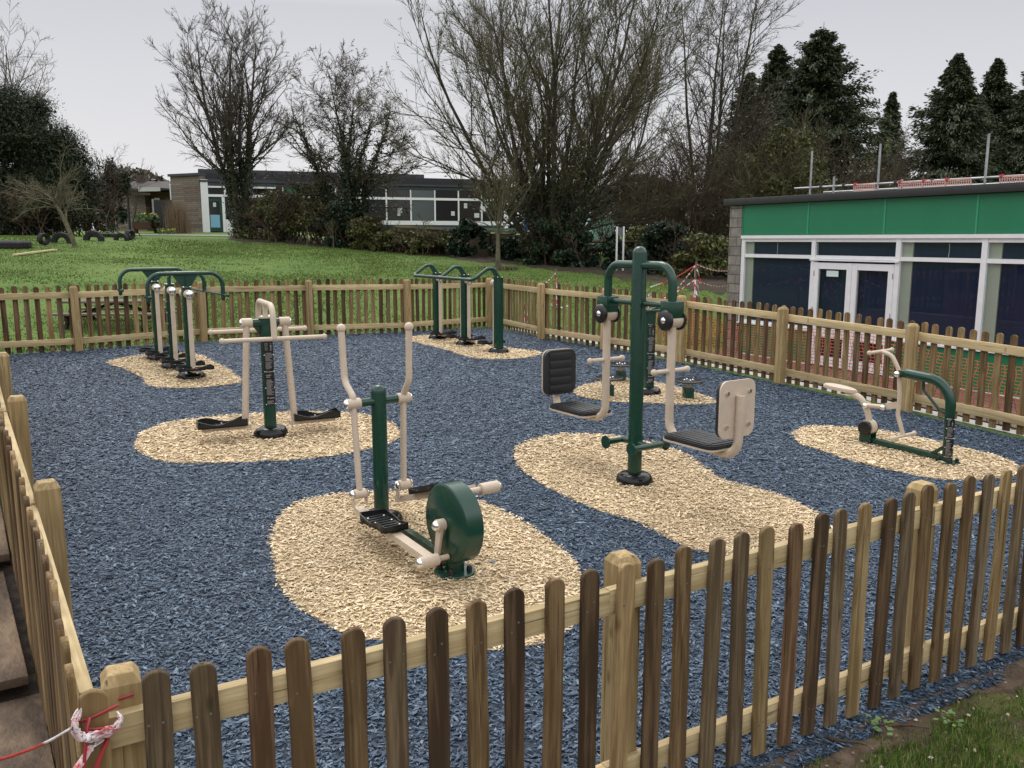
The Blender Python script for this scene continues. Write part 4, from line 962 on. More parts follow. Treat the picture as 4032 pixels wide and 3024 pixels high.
PB('drip_bar', M['white'], bl, (mul[1]-.05, mul[2]+.05, -.06, -.022, 1.745, 1.772))

# scaffold rail and pink guards on the roof
ROFF = 1.5; RP = FP0-FNV*ROFF
def roofpt(zx, zy):
    d = ray(2800+zx*.557, 500+zy*.557); t = np.dot(RP, FNV)/np.dot(d[:2], FNV); q = d*t; return np.array([q[0], q[1], q[2]+EYE])
sf = thing('scaffold', (*roofpt(715, 480)[:2], 3.0), 0, 'galvanised scaffold poles and rail standing on the flat roof', 'scaffold'); sb = np.array(sf.location)
for (x0, y0) in ((715, 170), (870, 350), (1198, 118), (1350, 370), (1965, 47)):
    p = roofpt(x0, y0); MB().cyl((p[0]-sb[0], p[1]-sb[1], -.005), p-sb, .022, 12).build('upright', M['scaf'], sf)
pa, pb = roofpt(590, 435), roofpt(2212, 343); ex = nrm(pb-pa); MB().cyl(pa-sb, pb+ex*4-sb, .021, 12).build('rail', M['scaf'], sf)
pc = pa+ex*.6-(0, 0, .10); MB().cyl(pc+np.array([-FNV[0], -FNV[1], 0])*.25-sb, pc+ex*5+np.array([-FNV[0], -FNV[1], 0])*.25-sb, .02, 12).build('rail', M['scaf'], sf)
for f in (.75, 1.35, 2.6, 3.4, 5.4, 5.9): c = pa+ex*f; MB().box(c-sb, (.07, .07, .075), bev=.01).build('coupler', M['roofedge'], sf, 30)
M['pinkm'] = mat('pink_plastic', (.60, .36, .31), .55); M['redm'] = mat('red_clip_plastic', (.50, .05, .08), .5)
for k, (x0, x1, yt0, yt1, yb0, yb1) in enumerate(((1018, 1165, 408, 404, 470, 462), (1335, 1498, 392, 385, 456, 447), (1503, 1662, 385, 376, 447, 438), (1668, 1845, 376, 364, 440, 432), (2052, 2240, 352, 343, 424, 415))):
    a0, a1_, b0, b1_ = roofpt(x0, yt0), roofpt(x1, yt1), roofpt(x0, yb0), roofpt(x1, yb1); nn3 = np.array([FNV[0], FNV[1], 0])*.035
    g_ = thing('guard_panel', a0+nn3, 0, ['pink mesh guard leftmost on the roof rail', 'pink mesh guard second from left on the roof rail', 'middle pink mesh guard of five on the roof rail', 'fourth pink mesh guard along the roof rail', 'pink mesh guard at the right end of the roof rail'][k], 'guard', 'pink guards on the roof rail')
    mb = MB(); nx, nz = 11, 4
    for i in range(nx+1): mb.beam((a1_-a0)*i/nx, (b0-a0)+((b1_-b0))*i/nx+(0, 0, 0)*1, .012 if 0 < i < nx else .028, .012)
    for j in range(nz+1): mb.beam((b0-a0)*j/nz, (a1_-a0)+(b1_-a1_)*j/nz, .013, .012 if 0 < j < nz else .03)
    mb.build('mesh', M['pinkm'], g_, None)
    MB().box((a1_-a0)*.06+(0, 0, .015), (.06, .05, .045)).build('clip', M['redm'], g_, 30); MB().box((a1_-a0)*.55+(0, 0, -.01), (.05, .04, .04)).build('clip', M['pinkm'], g_, 30)

# ------------------------------------------------------------------ tape strung on stakes by the building and lawn
M['stakew'] = wood('stake_timber', (.30, .24, .17), (.16, .12, .08), knots=False)
def stake(name, px, pyt, pyb, y, lab):
    p = at(px, pyt, y); q = at(px-2, pyb, y); g = float(T(p[0], p[1])); root = thing(name, (p[0], p[1], g), 0, lab, 'stake')
    MB().cyl((0, 0, -.05), (0, 0, p[2]-g), .018, 8).build('shaft', M['stakew'], root); return np.array([p[0], p[1], p[2]]), g
s1, g1 = stake('tape_stake', 2741, 1030, 1190, 17.2, 'thin wooden stake hung with tape near the stone corner'); s2, g2 = stake('tape_stake', 2189, 1060, 1230, 18.6, 'thin wooden stake with tape behind the corner of the fences')
def tang(mb, c, n, L_, seed):
    r = np.random.default_rng(seed)
    for k in range(n):
        a = r.uniform(0, 6.28); p = [c+np.array([0, 0, -r.uniform(0, L_)])]
        for j in range(5): p.append(p[-1]+np.array([math.cos(a)*.03*r.uniform(.2, 1), math.sin(a)*.03*r.uniform(.2, 1), -.07*r.uniform(.4, 1.3)]))
        ribbon(mb, p, .035, (math.cos(a+1.5), math.sin(a+1.5), 0), .7)
col_ = np.array([*(FP0+FDV*3.4+FNV*.06), 0.0])
mb = MB()
ribbon(mb, sag(s1-(0, 0, .05), col_+(0, 0, 1.47), .05), .030, tw=.6); ribbon(mb, sag(s1-(0, 0, .35), col_+(0, 0, 1.14), .06), .026, tw=.6)
lf = at(2520, 1205, 16.6); ribbon(mb, sag(s1-(0, 0, .06), at(2640, 1165, 16.2), .03), .030, tw=.7); ribbon(mb, sag(s1-(0, 0, .35), lf, .08), .030, tw=.7); ribbon(mb, sag(s1-(0, 0, .06), at(2560, 1130, 18.5), .06), .028, tw=.7); ribbon(mb, sag(at(2530, 1140, 16.8), at(2640, 1150, 16.5), .16), .030, tw=.8)
tang(mb, s1-(0, 0, .28), 12, .35, 3); tang(mb, s1-(0, 0, .06), 3, .05, 4); tang(mb, at(2560, 1148, 16.7), 4, .1, 6)
tag(mb.build('barrier_tape', M['tape'], None, 180), 'red and white tape tangled on the stake and tied to the stone corner', 'barrier tape')
mb = MB(); tang(mb, s2-(0, 0, .08), 6, .5, 5); ribbon(mb, sag(s2-(0, 0, .08), at(2140, 1120, 17.7), .02), .030, tw=.7); ribbon(mb, sag(at(2140, 1180, 17.4), at(2250, 1200, 17.0), .1), .030, tw=.8); tang(mb, at(2070, 1180, 17.8), 5, .5, 9); tang(mb, at(2100, 1260, 17.2), 3, .2, 10)
tag(mb.build('barrier_tape', M['tape'], None, 180), 'shreds of red and white tape on the stake behind the fence corner', 'barrier tape')
mb = MB(); p = at(-20, 1297, 15.6); q = at(285, 1253, 16.6); ribbon(mb, sag(p, q, .03), .030, tw=.5); tang(mb, at(185, 1268, 16.2), 5, .02, 12); tang(mb, q, 3, .02, 13)
tag(mb.build('barrier_tape', M['tape'], None, 180), 'red and white tape strung low behind the left end of the back fence', 'barrier tape')

# ------------------------------------------------------------------ picnic table and things on the lawn
M['table'] = wood('weathered_table_timber', (.24, .20, .155), (.12, .095, .07), .8, 'X'); M['tdark'] = wood('dark_table_timber', (.075, .055, .042), (.03, .022, .018), .8, 'X', False)
p = at(458, 1185, 15.75); gz = float(T(p[0], p[1])); t = thing('picnic_table', (p[0], p[1], gz), .05, 'weathered wooden picnic table on the lawn behind the back fence', 'picnic table')
zt = p[2]-gz; mb = MB()
for k in range(5): mb.box((0, (k-2)*.145, zt), (1.85, .135, .035), bev=.004)
mb.build('table_top', M['table'], t, 30)
for s in (-1, 1):
    mb = MB()
    for k in (0, 1): mb.box((0, s*(.58+.13*k), zt*.58), (1.85, .12, .035), bev=.004)
    mb.build('bench', M['table'], t, 30)
for s in (-1, 1):
    x = s*.66
    for u in (-1, 1): MB().beam((x, u*.25, zt-.02), (x, u*.62, -.02), .09, .045, (1, 0, 0)).build('leg', M['tdark'], t, 30)
    MB().box((x+.047, 0, zt*.58-.065), (.045, 1.42, .09)).build('cross_beam', M['tdark'], t, 30); MB().beam((x-.05*s, 0, zt*.52), (0.06*s, 0, zt-.04), .05, .08, (0, 1, 0)).build('brace', M['tdark'], t, 30)
p, q = terr(55, 1010), terr(218, 989); mb = MB().beam((0, 0, 0), q-p, .14, .05); o = mb.build('plank', wood('pale_plank_timber', (.66, .58, .34), (.5, .42, .22), axis='X', knots=False), None, 30); o.location = Vector(p+(0, 0, .05)); tag(o, 'pale yellow plank lying on the lawn at the left', 'plank')
M['tyre'] = noisy('old_tyre_rubber', [(.3, (.010, .010, .011)), (.7, (.030, .030, .031))], 12, .75, .3)
def tyre(px, py, dia, wid, pose, rz, lab, sink=0.0):
    p = terr(px, py); R0 = dia/2; r0 = R0*.50; hw = wid/2; n = 40
    prof = [(r0, -hw*.7), (R0*.82, -hw), (R0*.96, -hw*.92), (R0, -hw*.6), (R0, hw*.6), (R0*.96, hw*.92), (R0*.82, hw), (r0, hw*.7), (r0*.97, 0)]
    vs = []
    for i, (r, z) in enumerate(prof):
        for k in range(n):
            a = 2*math.pi*k/n; rr = r*(1-(.035 if (k % 4 < 2 and 2 <= i <= 5) else 0)); vs.append((rr*math.cos(a), rr*math.sin(a), z))
    K = len(prof); mb = MB().add(vs, [(i*n+k, i*n+(k+1) % n, ((i+1) % K)*n+(k+1) % n, ((i+1) % K)*n+k) for i in range(K) for k in range(n)])
    o = mb.build('tyre', M['tyre'], None, 35)
    if pose == 'flat': o.location = (p[0], p[1], p[2]+hw-.02); o.rotation_euler = (.04, .03, rz)
    else: o.location = (p[0], p[1], p[2]+R0*(1-sink)); o.rotation_euler = (R_(90), .05, rz)
    tag(o, lab, 'tyre', 'old tyres at the edge of the lawn')
k_ = .5425
tyre(55*k_, 400+1058*k_, 1.5, .24, 'flat', .2, 'huge tractor tyre lying flat at the far left of the lawn')
tyre(322*k_, 400+1040*k_, .44, .24, 'up', 1.1, 'small tyre standing side on beside the leaning tree')
tyre(450*k_, 400+1027*k_, .80, .24, 'up', .1, 'half buried tyre arch just left of the leaning tree trunk', .95)
tyre(682*k_, 400+1010*k_, .86, .24, 'up', -.05, 'half buried tyre arch to the right of the leaning tree', 1.0)
tyre(882*k_, 400+1008*k_, .62, .22, 'up', .0, 'half buried tyre arch in front of the stacked tyres', .95)
tyre(945*k_, 400+1003*k_, .42, .26, 'up', 1.2, 'grey treaded tyre standing at the right end of the tyres')
tyre(835*k_, 400+985*k_, .95, .20, 'flat', 0, 'large tyre lying flat behind the half buried tyres')
tyre(720*k_, 400+985*k_, .7, .2, 'flat', 0, 'dark tyre lying at the hedge behind the leaning tree')

# ------------------------------------------------------------------ vegetation
def unit(v): return v/np.maximum(np.linalg.norm(v, axis=-1, keepdims=True), 1e-9)
def tubes(P, R, n=3):
    N, K, _ = P.shape; Tn = np.empty_like(P); Tn[:, 1:-1] = P[:, 2:]-P[:, :-2]; Tn[:, 0] = P[:, 1]-P[:, 0]; Tn[:, -1] = P[:, -1]-P[:, -2]; Tn = unit(Tn)
    ref = np.where(np.abs(Tn[:, :1, 2:3]) > .8, np.array([[[1., .2, 0]]]), np.array([[[.1, 0, 1.]]])); e1 = unit(np.cross(Tn, np.broadcast_to(ref, Tn.shape))); e2 = np.cross(Tn, e1)
    a = np.arange(n)*2*math.pi/n
    V = P[:, :, None]+R[:, :, None, None]*(np.cos(a)[None, None, :, None]*e1[:, :, None]+np.sin(a)[None, None, :, None]*e2[:, :, None])
    b = (np.arange(N)*K*n)[:, None, None]+(np.arange(K-1)*n)[None, :, None]+np.arange(n)[None, None]; b2 = (np.arange(N)*K*n)[:, None, None]+(np.arange(K-1)*n)[None, :, None]+((np.arange(n)+1) % n)[None, None]
    return V.reshape(-1, 3), np.stack([b, b2, b2+n, b+n], -1).reshape(-1, 4)
def grow(r, P, R, cnt, t0, t1, ang, Lf, up=0.1, wob=.12, K=5, rfac=.6, rmin=.004, curl=.0, shrink=.55, absL=None):
    N, Kp, _ = P.shape; M_ = N*cnt; idx = np.repeat(np.arange(N), cnt); t = r.uniform(t0, t1, M_); s = t*(Kp-1); i = np.minimum(s.astype(int), Kp-2); f = (s-i)[:, None]
    pos = P[idx, i]*(1-f)+P[idx, i+1]*f; tg = unit(P[idx, i+1]-P[idx, i]); plen = np.linalg.norm(np.diff(P, axis=1), axis=2).sum(1)[idx]
    rv = r.normal(0, 1, (M_, 3)); pp = unit(rv-tg*(rv*tg).sum(1, keepdims=True)); a = r.uniform(*ang, M_)[:, None]
    d = tg*np.cos(a)+pp*np.sin(a); d[:, 2] += up; d = unit(d)
    L = (plen if absL is None else absL)*r.uniform(*Lf, M_)*(1-shrink*t)
    C = np.empty((M_, K, 3)); C[:, 0] = pos
    for k in range(1, K):
        C[:, k] = C[:, k-1]+d*(L/(K-1))[:, None]; d = d+r.normal(0, wob, (M_, 3)); d[:, 2] += curl; d = unit(d)
    rp_ = (R[idx, i]*(1-f[:, 0])+R[idx, i+1]*f[:, 0])*rfac; rb = np.maximum(rp_*r.uniform(.7, 1, M_), rmin)
    return C, rb[:, None]*np.linspace(1, .28, K)[None]+rmin*.3
def stems(r, base, n, spread, L, rad, K=8, wob=.05, up=.04, lean=(0, 0), a0=None):
    P = np.empty((n, K, 3)); R = np.empty((n, K)); az = (np.arange(n)/n*6.283+r.uniform(-.4, .4, n)) if a0 is None else a0; th = np.abs(r.uniform(spread[0], spread[1], n)); 
    d = np.stack([np.sin(th)*np.cos(az)+lean[0], np.sin(th)*np.sin(az)+lean[1], np.cos(th)], 1); d = unit(d); l = L*r.uniform(.8, 1.1, n)
    P[:, 0] = base+np.stack([np.cos(az), np.sin(az), 0*az], 1)*rad*.8*(n > 1); 
    for k in range(1, K):
        P[:, k] = P[:, k-1]+d*(l/(K-1))[:, None]; d = d+r.normal(0, wob, (n, 3)); d[:, 2] += up; d = unit(d)
    return P, rad*r.uniform(.75, 1.1, n)[:, None]*(.06+.94*np.linspace(1, 0, K)[None]**.8)
def mesh_of(name, lst, m, parent, n=3, smooth=True):
    VV, FF, b = [], [], 0
    for P, R in lst: V, F_ = tubes(P, R, n); VV.append(V); FF.append(F_+b); b += len(V)
    V = np.concatenate(VV)-np.array(parent.location)
    return fast_mesh(name, V, np.concatenate(FF), m, parent, smooth)
def leafmesh(name, C, size, m, parent, r, asp=.55, droop=None, d=None):
    N = len(C); a = unit(r.normal(0, 1, (N, 3))) if d is None else unit(d+r.normal(0, .35, (N, 3)))
    if droop: a[:, 2] -= droop; a = unit(a)
    b = unit(np.cross(a, r.normal(0, 1, (N, 3)))); s = (size*r.uniform(.6, 1.35, N))[:, None]
    V = np.stack([C-a*s*.5, C-b*s*asp*.5+a*s*.05, C+a*s*.6, C+b*s*asp*.5+a*s*.05], 1).reshape(-1, 3)-np.array(parent.location)
    return fast_mesh(name, V, np.arange(4*N).reshape(-1, 4), m, parent)
def leafmat(name, stops, rough=.55): return chips_mat(name, stops, rough, .3)
M['bark'] = noisy('dark_bark', [(.3, (.030, .025, .019)), (.7, (.085, .072, .052))], 6, .95, .5, 30, stretch=(1, 1, .3))
M['twig'] = noisy('grey_twig', [(.3, (.058, .049, .038)), (.7, (.115, .098, .072))], 2, .95, 0)
M['twigg'] = noisy('greenish_twig', [(.3, (.062, .056, .034)), (.7, (.135, .122, .066))], 2, .95, 0)
M['twigb'] = noisy('brown_twig', [(.3, (.050, .036, .026)), (.7, (.105, .074, .050))], 2, .95, 0)
M['twigp'] = noisy('pale_twig', [(.3, (.17, .155, .145)), (.7, (.27, .25, .235))], 2, .95, 0)
M['lichen'] = noisy('lichen_bark', [(.3, (.065, .058, .036)), (.7, (.165, .15, .095))], 5, .95, .4, 30)
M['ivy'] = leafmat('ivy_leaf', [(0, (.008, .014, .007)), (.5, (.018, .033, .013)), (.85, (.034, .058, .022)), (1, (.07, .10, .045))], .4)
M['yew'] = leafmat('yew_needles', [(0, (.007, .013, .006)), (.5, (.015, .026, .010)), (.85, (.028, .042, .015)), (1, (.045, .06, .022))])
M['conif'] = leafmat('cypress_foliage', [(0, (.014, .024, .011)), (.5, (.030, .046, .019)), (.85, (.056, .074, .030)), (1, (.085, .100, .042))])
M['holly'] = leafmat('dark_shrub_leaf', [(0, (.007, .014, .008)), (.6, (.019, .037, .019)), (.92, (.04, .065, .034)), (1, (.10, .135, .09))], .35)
M['olive'] = leafmat('olive_shrub_leaf', [(0, (.042, .046, .014)), (.5, (.082, .088, .026)), (1, (.145, .15, .05))])
M['bud'] = leafmat('spring_bud', [(0, (.10, .105, .05)), (1, (.22, .22, .11))])
def gz_(p): return np.array([p[0], p[1], float(T(p[0], p[1]))])
def ivy_on(r, P, R, zmax, n, rad, base_z):
    N, K, _ = P.shape; out = []
    i = r.integers(0, N, n); s = r.uniform(0, K-1.001, n); k = s.astype(int); f = (s-k)[:, None]; c = P[i, k]*(1-f)+P[i, k+1]*f
    keep = (c[:, 2]-base_z) < zmax*r.uniform(.55, 1.1, n); c = c[keep]; fall = np.clip(1.15-(c[:, 2]-base_z)/zmax, .2, 1)
    return c+unit(r.normal(0, 1, c.shape))*(rad*r.uniform(.25, 1.25, len(c))*fall**.8)[:, None]
def bare_tree(name, base, label, seed, st, lv, tw='twig', ivy=None, buds=0, bark='bark', group=None, cat='tree'):
    r = np.random.default_rng(seed); root = thing(name, base, 0, label, cat, group)
    P0, R0 = stems(r, np.array(base)-(0, 0, .1), **st); L0 = [(P0, R0)]; last = (P0, R0); tr_, cr = [(P0, R0)], []
    for k, l in enumerate(lv):
        l = dict(l); src = l.pop('src', None); c = grow(r, *(last if src is None else L0[src]), **l); L0.append(c); last = c; (tr_ if k == 0 else cr).append(c)
    mesh_of('trunk', tr_, M[bark], root, 6); mesh_of('crown', cr, M[tw], root, 3)
    if ivy:
        zm, n, rad, sz = ivy; C = np.concatenate([ivy_on(r, P0, R0, zm, n, rad, base[2]), ivy_on(r, *L0[1], zm, n//3, rad*.6, base[2])]); leafmesh('ivy', C, sz, M['ivy'], root, r)
    if buds:
        P, R = last; i = r.integers(0, len(P), buds); leafmesh('buds', P[i, -1]+r.normal(0, .03, (buds, 3)), .085, M['bud'], root, r, .4)
    return root
def PX(px, py, y):      # ground point below picture column px at distance y
    p = at(px, py, y); return gz_(p)
D_ = 1.8228
# three big bare trees along the lawn edge
bare_tree('bare_tree', PX(524*D_, 900, 43), 'tall bare tree with ivy clad twin trunk in front of the school door', 11,
  dict(n=6, spread=(.04, .24), L=9.6, rad=.15, K=10, wob=.05, up=.04), [dict(cnt=15, t0=.30, t1=.97, ang=(.45, 1.1), Lf=(.40, .66), up=.10, wob=.12, K=7, curl=.06, rfac=.5), dict(cnt=12, t0=.12, t1=1, ang=(.35, .9), Lf=(.28, .48), up=.06, wob=.16, K=5, rmin=.008, curl=.04), dict(cnt=8, t0=.15, t1=1, ang=(.3, .8), Lf=(.3, .6), up=.08, wob=.2, K=4, rmin=.0066)], ivy=(5.8, 15000, .42, .12), tw='twig')
bare_tree('bare_tree', PX(758*D_, 900, 41), 'bare rounded tree with a thick ivy trunk in front of the school windows', 12,
  dict(n=6, spread=(.03, .36), L=7.3, rad=.15, K=10, wob=.06, up=.02), [dict(cnt=15, t0=.30, t1=.96, ang=(.5, 1.35), Lf=(.42, .70), up=.06, wob=.14, K=7, rfac=.5), dict(cnt=13, t0=.12, t1=1, ang=(.4, 1.1), Lf=(.3, .5), up=.0, wob=.2, K=5, rmin=.008), dict(cnt=9, t0=.15, t1=1, ang=(.4, 1.0), Lf=(.3, .6), up=.02, wob=.25, K=4, rmin=.0066)], ivy=(5.6, 17000, .48, .12), tw='twig', buds=1500)
bare_tree('bare_tree', PX(1192*D_, 950, 35), 'huge many stemmed bare tree spreading in the centre background', 13,
  dict(n=18, spread=(.10, .82), L=10.8, rad=.125, K=13, wob=.06, up=.050, lean=(.07, 0)), [dict(cnt=15, t0=.14, t1=.98, ang=(.3, .95), Lf=(.30, .52), up=.16, wob=.11, K=7, curl=.05, rfac=.5, shrink=.30), dict(cnt=13, t0=.10, t1=1, ang=(.25, .8), Lf=(.3, .5), up=.14, wob=.14, K=5, rmin=.0075, curl=.05, shrink=.4), dict(cnt=8, t0=.12, t1=1, ang=(.2, .7), Lf=(.35, .6), up=.14, wob=.16, K=4, rmin=.0052, curl=.03)], ivy=(3.9, 26000, .55, .12), tw='twigg', buds=16000)
bare_tree('bare_tree', PX(1520*D_, 900, 41), 'tall pale twigged bare tree leaning right beside the dark conifers', 14,
  dict(n=5, spread=(.02, .26), L=12.4, rad=.12, K=10, wob=.05, up=.03, lean=(.05, 0)), [dict(cnt=17, t0=.12, t1=.98, ang=(.45, 1.1), Lf=(.32, .52), up=.12, wob=.12, K=6, rfac=.5), dict(cnt=12, t0=.15, t1=1, ang=(.4, .9), Lf=(.3, .5), up=.06, wob=.16, K=5, rmin=.008), dict(cnt=8, t0=.15, t1=1, ang=(.3, .9), Lf=(.3, .6), wob=.2, K=4, rmin=.006)], tw='twig', buds=3000)
# young tree in front of the hedge, centre
bt = terr(1075*D_, 582*D_)
bare_tree('young_tree', bt, 'slim young bare tree rising from the lawn above the swing walker', 15,
  dict(n=1, spread=(.0, .03), L=2.2, rad=.11, K=5, wob=.03, up=.02), [dict(cnt=14, t0=.5, t1=1, ang=(.3, .85), Lf=(1.0, 1.75), up=.10, wob=.10, K=7, rfac=.62, shrink=.2), dict(cnt=11, t0=.15, t1=1, ang=(.4, 1.0), Lf=(.3, .55), up=.05, wob=.16, K=5, rmin=.006), dict(cnt=7, t0=.2, t1=1, ang=(.4, .9), Lf=(.35, .6), wob=.2, K=4, rmin=.0045)], tw='twigg', bark='lichen', buds=300)
p = bt; r = np.random.default_rng(5); c = thing('mulch_ring', p, 0, 'ring of brown bark and dead stems round the foot of the young tree', 'mulch')
leafmesh('bark_chip', p+np.stack([r.normal(.12, .30, 500), r.normal(0, .22, 500), r.uniform(0, .07, 500)], 1), .10, leafmat('brown_bark_chip', [(0, (.06, .04, .03)), (1, (.20, .14, .10))]), c, r)
# leaning little tree at the left
lt = terr(165*D_, 535*D_); r = np.random.default_rng(21); root = thing('leaning_tree', lt, 0, 'small leaning lichen covered bare tree at the left of the lawn', 'tree')
K = 8; tpx = [(300, 578), (288, 545), (272, 510), (258, 475), (246, 445), (232, 410), (222, 390), (214, 378)]; tpx = [(550*k_, 400+1065*k_), (530*k_, 400+1010*k_), (505*k_, 400+945*k_), (480*k_, 400+885*k_), (455*k_, 400+835*k_), (430*k_, 400+790*k_), (405*k_, 400+745*k_), (395*k_, 400+720*k_)]
P0 = np.array([[at(x, y, lt[1]+.0*i) for i, (x, y) in enumerate(tpx)]]); P0[0, 0] = lt-(0, 0, .08); R0 = np.linspace(.095, .05, 8)[None]
fork = np.array([[at(478*k_, 400+(880-22*i)*k_, lt[1]+.1*i) for i in range(6)]]); Rf = np.linspace(.05, .035, 6)[None]
A = grow(r, P0, R0, 20, .70, 1, (.5, 1.35), (.65, 1.25), .22, .16, 8, .55, .008, -.085, .1); B = grow(r, fork, Rf, 9, .6, 1, (.4, 1.1), (1.4, 2.2), .15, .16, 8, .6, .008, -.06, .1)
A2 = grow(r, *A, 13, .2, 1, (.4, 1.1), (.25, .5), .05, .2, 5, .6, .007, -.04); B2 = grow(r, *B, 11, .2, 1, (.4, 1.1), (.25, .5), .05, .2, 5, .6, .007, -.03); A3 = grow(r, *A2, 4, .2, 1, (.4, 1), (.3, .6), 0, .2, 4, .6, .005)
mesh_of('trunk', [(P0, R0), (fork, Rf)], M['lichen'], root, 8); mesh_of('crown', [A, B, A2, B2, A3], M['lichen'], root, 4)
# distant pale trees
bare_tree('pale_tree', PX(40, 850, 75), 'faint pale bare tree rising behind the dark yew at far left', 16, dict(n=3, spread=(.05, .35), L=15, rad=.22, K=9, wob=.06, up=.04), [dict(cnt=11, t0=.2, t1=.95, ang=(.5, 1.1), Lf=(.4, .7), up=.12, wob=.13, K=6), dict(cnt=9, t0=.2, t1=1, ang=(.4, 1), Lf=(.3, .5), wob=.2, K=5, rmin=.014), dict(cnt=6, t0=.2, t1=1, ang=(.4, 1), Lf=(.35, .6), wob=.2, K=4, rmin=.011)], tw='twigp')
bare_tree('pale_tree', PX(425, 880, 70), 'thin pale bare sapling above the low school roof at left', 17, dict(n=3, spread=(.0, .3), L=6.4, rad=.10, K=7, wob=.08, up=.04), [dict(cnt=8, t0=.2, t1=.95, ang=(.5, 1.0), Lf=(.35, .6), up=.2, wob=.13, K=6), dict(cnt=6, t0=.2, t1=1, ang=(.4, 1), Lf=(.3, .5), wob=.2, K=5, rmin=.013), dict(cnt=4, t0=.2, t1=1, ang=(.4, 1), Lf=(.35, .6), wob=.2, K=4, rmin=.010)], tw='twigp')

def shrub(name, c, rad, label, seed, m, n, sz, twn=0, cat='shrub', tw='twigb', lump=26, asp=.6, group=None, shape=1.0, droop=None, core=0):
    """c: ground point below the crown's middle, rad: half sizes (x, y) and full height"""
    r = np.random.default_rng(seed); root = thing(name, c, 0, label, cat, group); H = rad[2]
    if n:
        th = r.uniform(0, 6.283, lump); u = r.uniform(0, 1, lump)**.8; rr = np.sqrt(r.uniform(.05, 1, lump)); sh = np.sqrt(np.clip(1-(u*.97)**(2*shape), 0, 1))*(.55+.45*np.minimum(1, u*4))
        cc = np.stack([np.cos(th)*rr*sh*rad[0], np.sin(th)*rr*sh*rad[1], u*H*.93], 1)
        k = r.integers(0, lump, n); g = unit(r.normal(0, 1, (n, 3)))*r.uniform(.25, 1.0, (n, 1)); s = np.array([rad[0], rad[1], H*.5])*(.34 if lump < 60 else .24)
        C = cc[k]+g*s*(.6+.5*r.uniform(0, 1, lump)[k])[:, None]; C[:, 2] = np.abs(C[:, 2])
        if core:
            k2 = r.integers(0, lump, core); C2 = cc[k2]*.94+unit(r.normal(0, 1, (core, 3)))*r.uniform(0, .8, (core, 1))*s; C2[:, 2] = np.abs(C2[:, 2]); leafmesh('inner_foliage', C2+np.array(c), sz*1.7, M[m], root, r, .55)
        leafmesh('foliage', C+np.array(c), sz, M[m], root, r, asp, droop)
    if twn:
        P, R = stems(r, np.array(c)-(0, 0, .05), twn, (.05, .75), H*.95, .035, 6, .12, .03); P[:, 0, :2] += r.normal(0, 1, (twn, 2))*np.array(rad[:2])*.35; P = P+0; 
        for k in range(1, 6): P[:, k, :2] += (P[:, 0, :2]-np.array(c)[:2])*.8
        A = grow(r, P, R, 9, .2, 1, (.3, 1), (.35, .7), .08, .18, 5, .6, .008); B = grow(r, *A, 7, .2, 1, (.4, 1), (.3, .6), .03, .2, 4, .6, .006)
        mesh_of('stems', [(P, R), A, B], M[tw], root, 3)
    return root
# yew mass, thicket and holly at far left
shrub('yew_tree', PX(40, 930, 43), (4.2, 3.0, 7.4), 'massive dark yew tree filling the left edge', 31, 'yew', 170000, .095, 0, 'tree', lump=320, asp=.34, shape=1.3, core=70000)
shrub('thicket', PX(330, 940, 45), (2.4, 1.8, 4.1), 'brown leafless thicket between the yew and the school', 32, 'holly', 2500, .12, 34)
shrub('holly_bush', PX(468, 920, 47.5), (.95, .9, 3.9), 'dark spiky holly bush beside the timber school wing', 33, 'holly', 7000, .16, 0, lump=24, asp=.5, shape=.8)
shrub('thicket', PX(120, 950, 41), (3.2, 1.6, 2.5), 'low tangled brown thicket under the yew behind the tyres', 34, 'yew', 5000, .13, 40)
# hedge along the lawn edge, left to right
hedge = [(985, 46, 1.1, 1.3, 'holly', 3000, 26, 'ivy choked brown bush at the path end below the bare tree'), (1085, 43, 2.0, 2.3, 'olive', 5200, 40, 'twiggy green bush at the foot of the tall ivy tree'), (1215, 41.5, 2.0, 2.7, 'olive', 6500, 40, 'pale twigged bush between the two ivy clad trees'),
 (1340, 40.5, 1.6, 2.0, 'holly', 7000, 22, 'dark hedge bush left of the rounded tree trunk'), (1460, 39.5, 1.5, 1.5, 'olive', 5000, 22, 'low brown bush right of the rounded tree trunk'), (1575, 38.5, 1.4, 1.0, 'olive', 3200, 26, 'low straggly green bush under the school windows'), (1700, 37.5, 1.2, 1.0, 'olive', 2600, 22, 'brown scrub behind the thin forked sapling in the hedge line'),
 (1845, 36.5, .85, 1.55, 'holly', 8000, 0, 'glossy dark laurel bush standing proud of the timber boards'), (1995, 35, .7, .95, 'holly', 6000, 0, 'round dark bush just right of the young tree trunk'), (2175, 33.5, 1.6, 1.7, 'ivy', 9500, 14, 'ivy mound round the foot of the huge tree'), (2300, 32.5, .7, 1.25, 'holly', 5200, 4, 'upright dark bush beside the round rail'), (2408, 31.5, .42, 1.25, 'holly', 4000, 0, 'narrow ivy covered post like bush near the white sign'),
 (2560, 33, 1.7, 1.6, 'olive', 8000, 12, 'spreading yellow green bush behind the seat press'), (2645, 30, 1.5, 1.7, 'holly', 11000, 6, 'broad dark laurel bush left of the stone corner'), (2790, 29, 1.5, 1.4, 'olive', 7000, 16, 'mossy green bank of brambles next to the stone corner')]
for k, (px, y, rx, h, m, n, tw_, lab) in enumerate(hedge): shrub('hedge_bush', PX(px, 980, y), (rx, rx*.75, h), lab, 50+k, m, n, .13, tw_)
shrub('olive_bush', PX(1700*D_, 850, 38), (3.0, 2.0, 5.6), 'tall yellow green bush rising behind the panelled building', 71, 'olive', 17000, .13, 46, lump=60, tw='twigg')
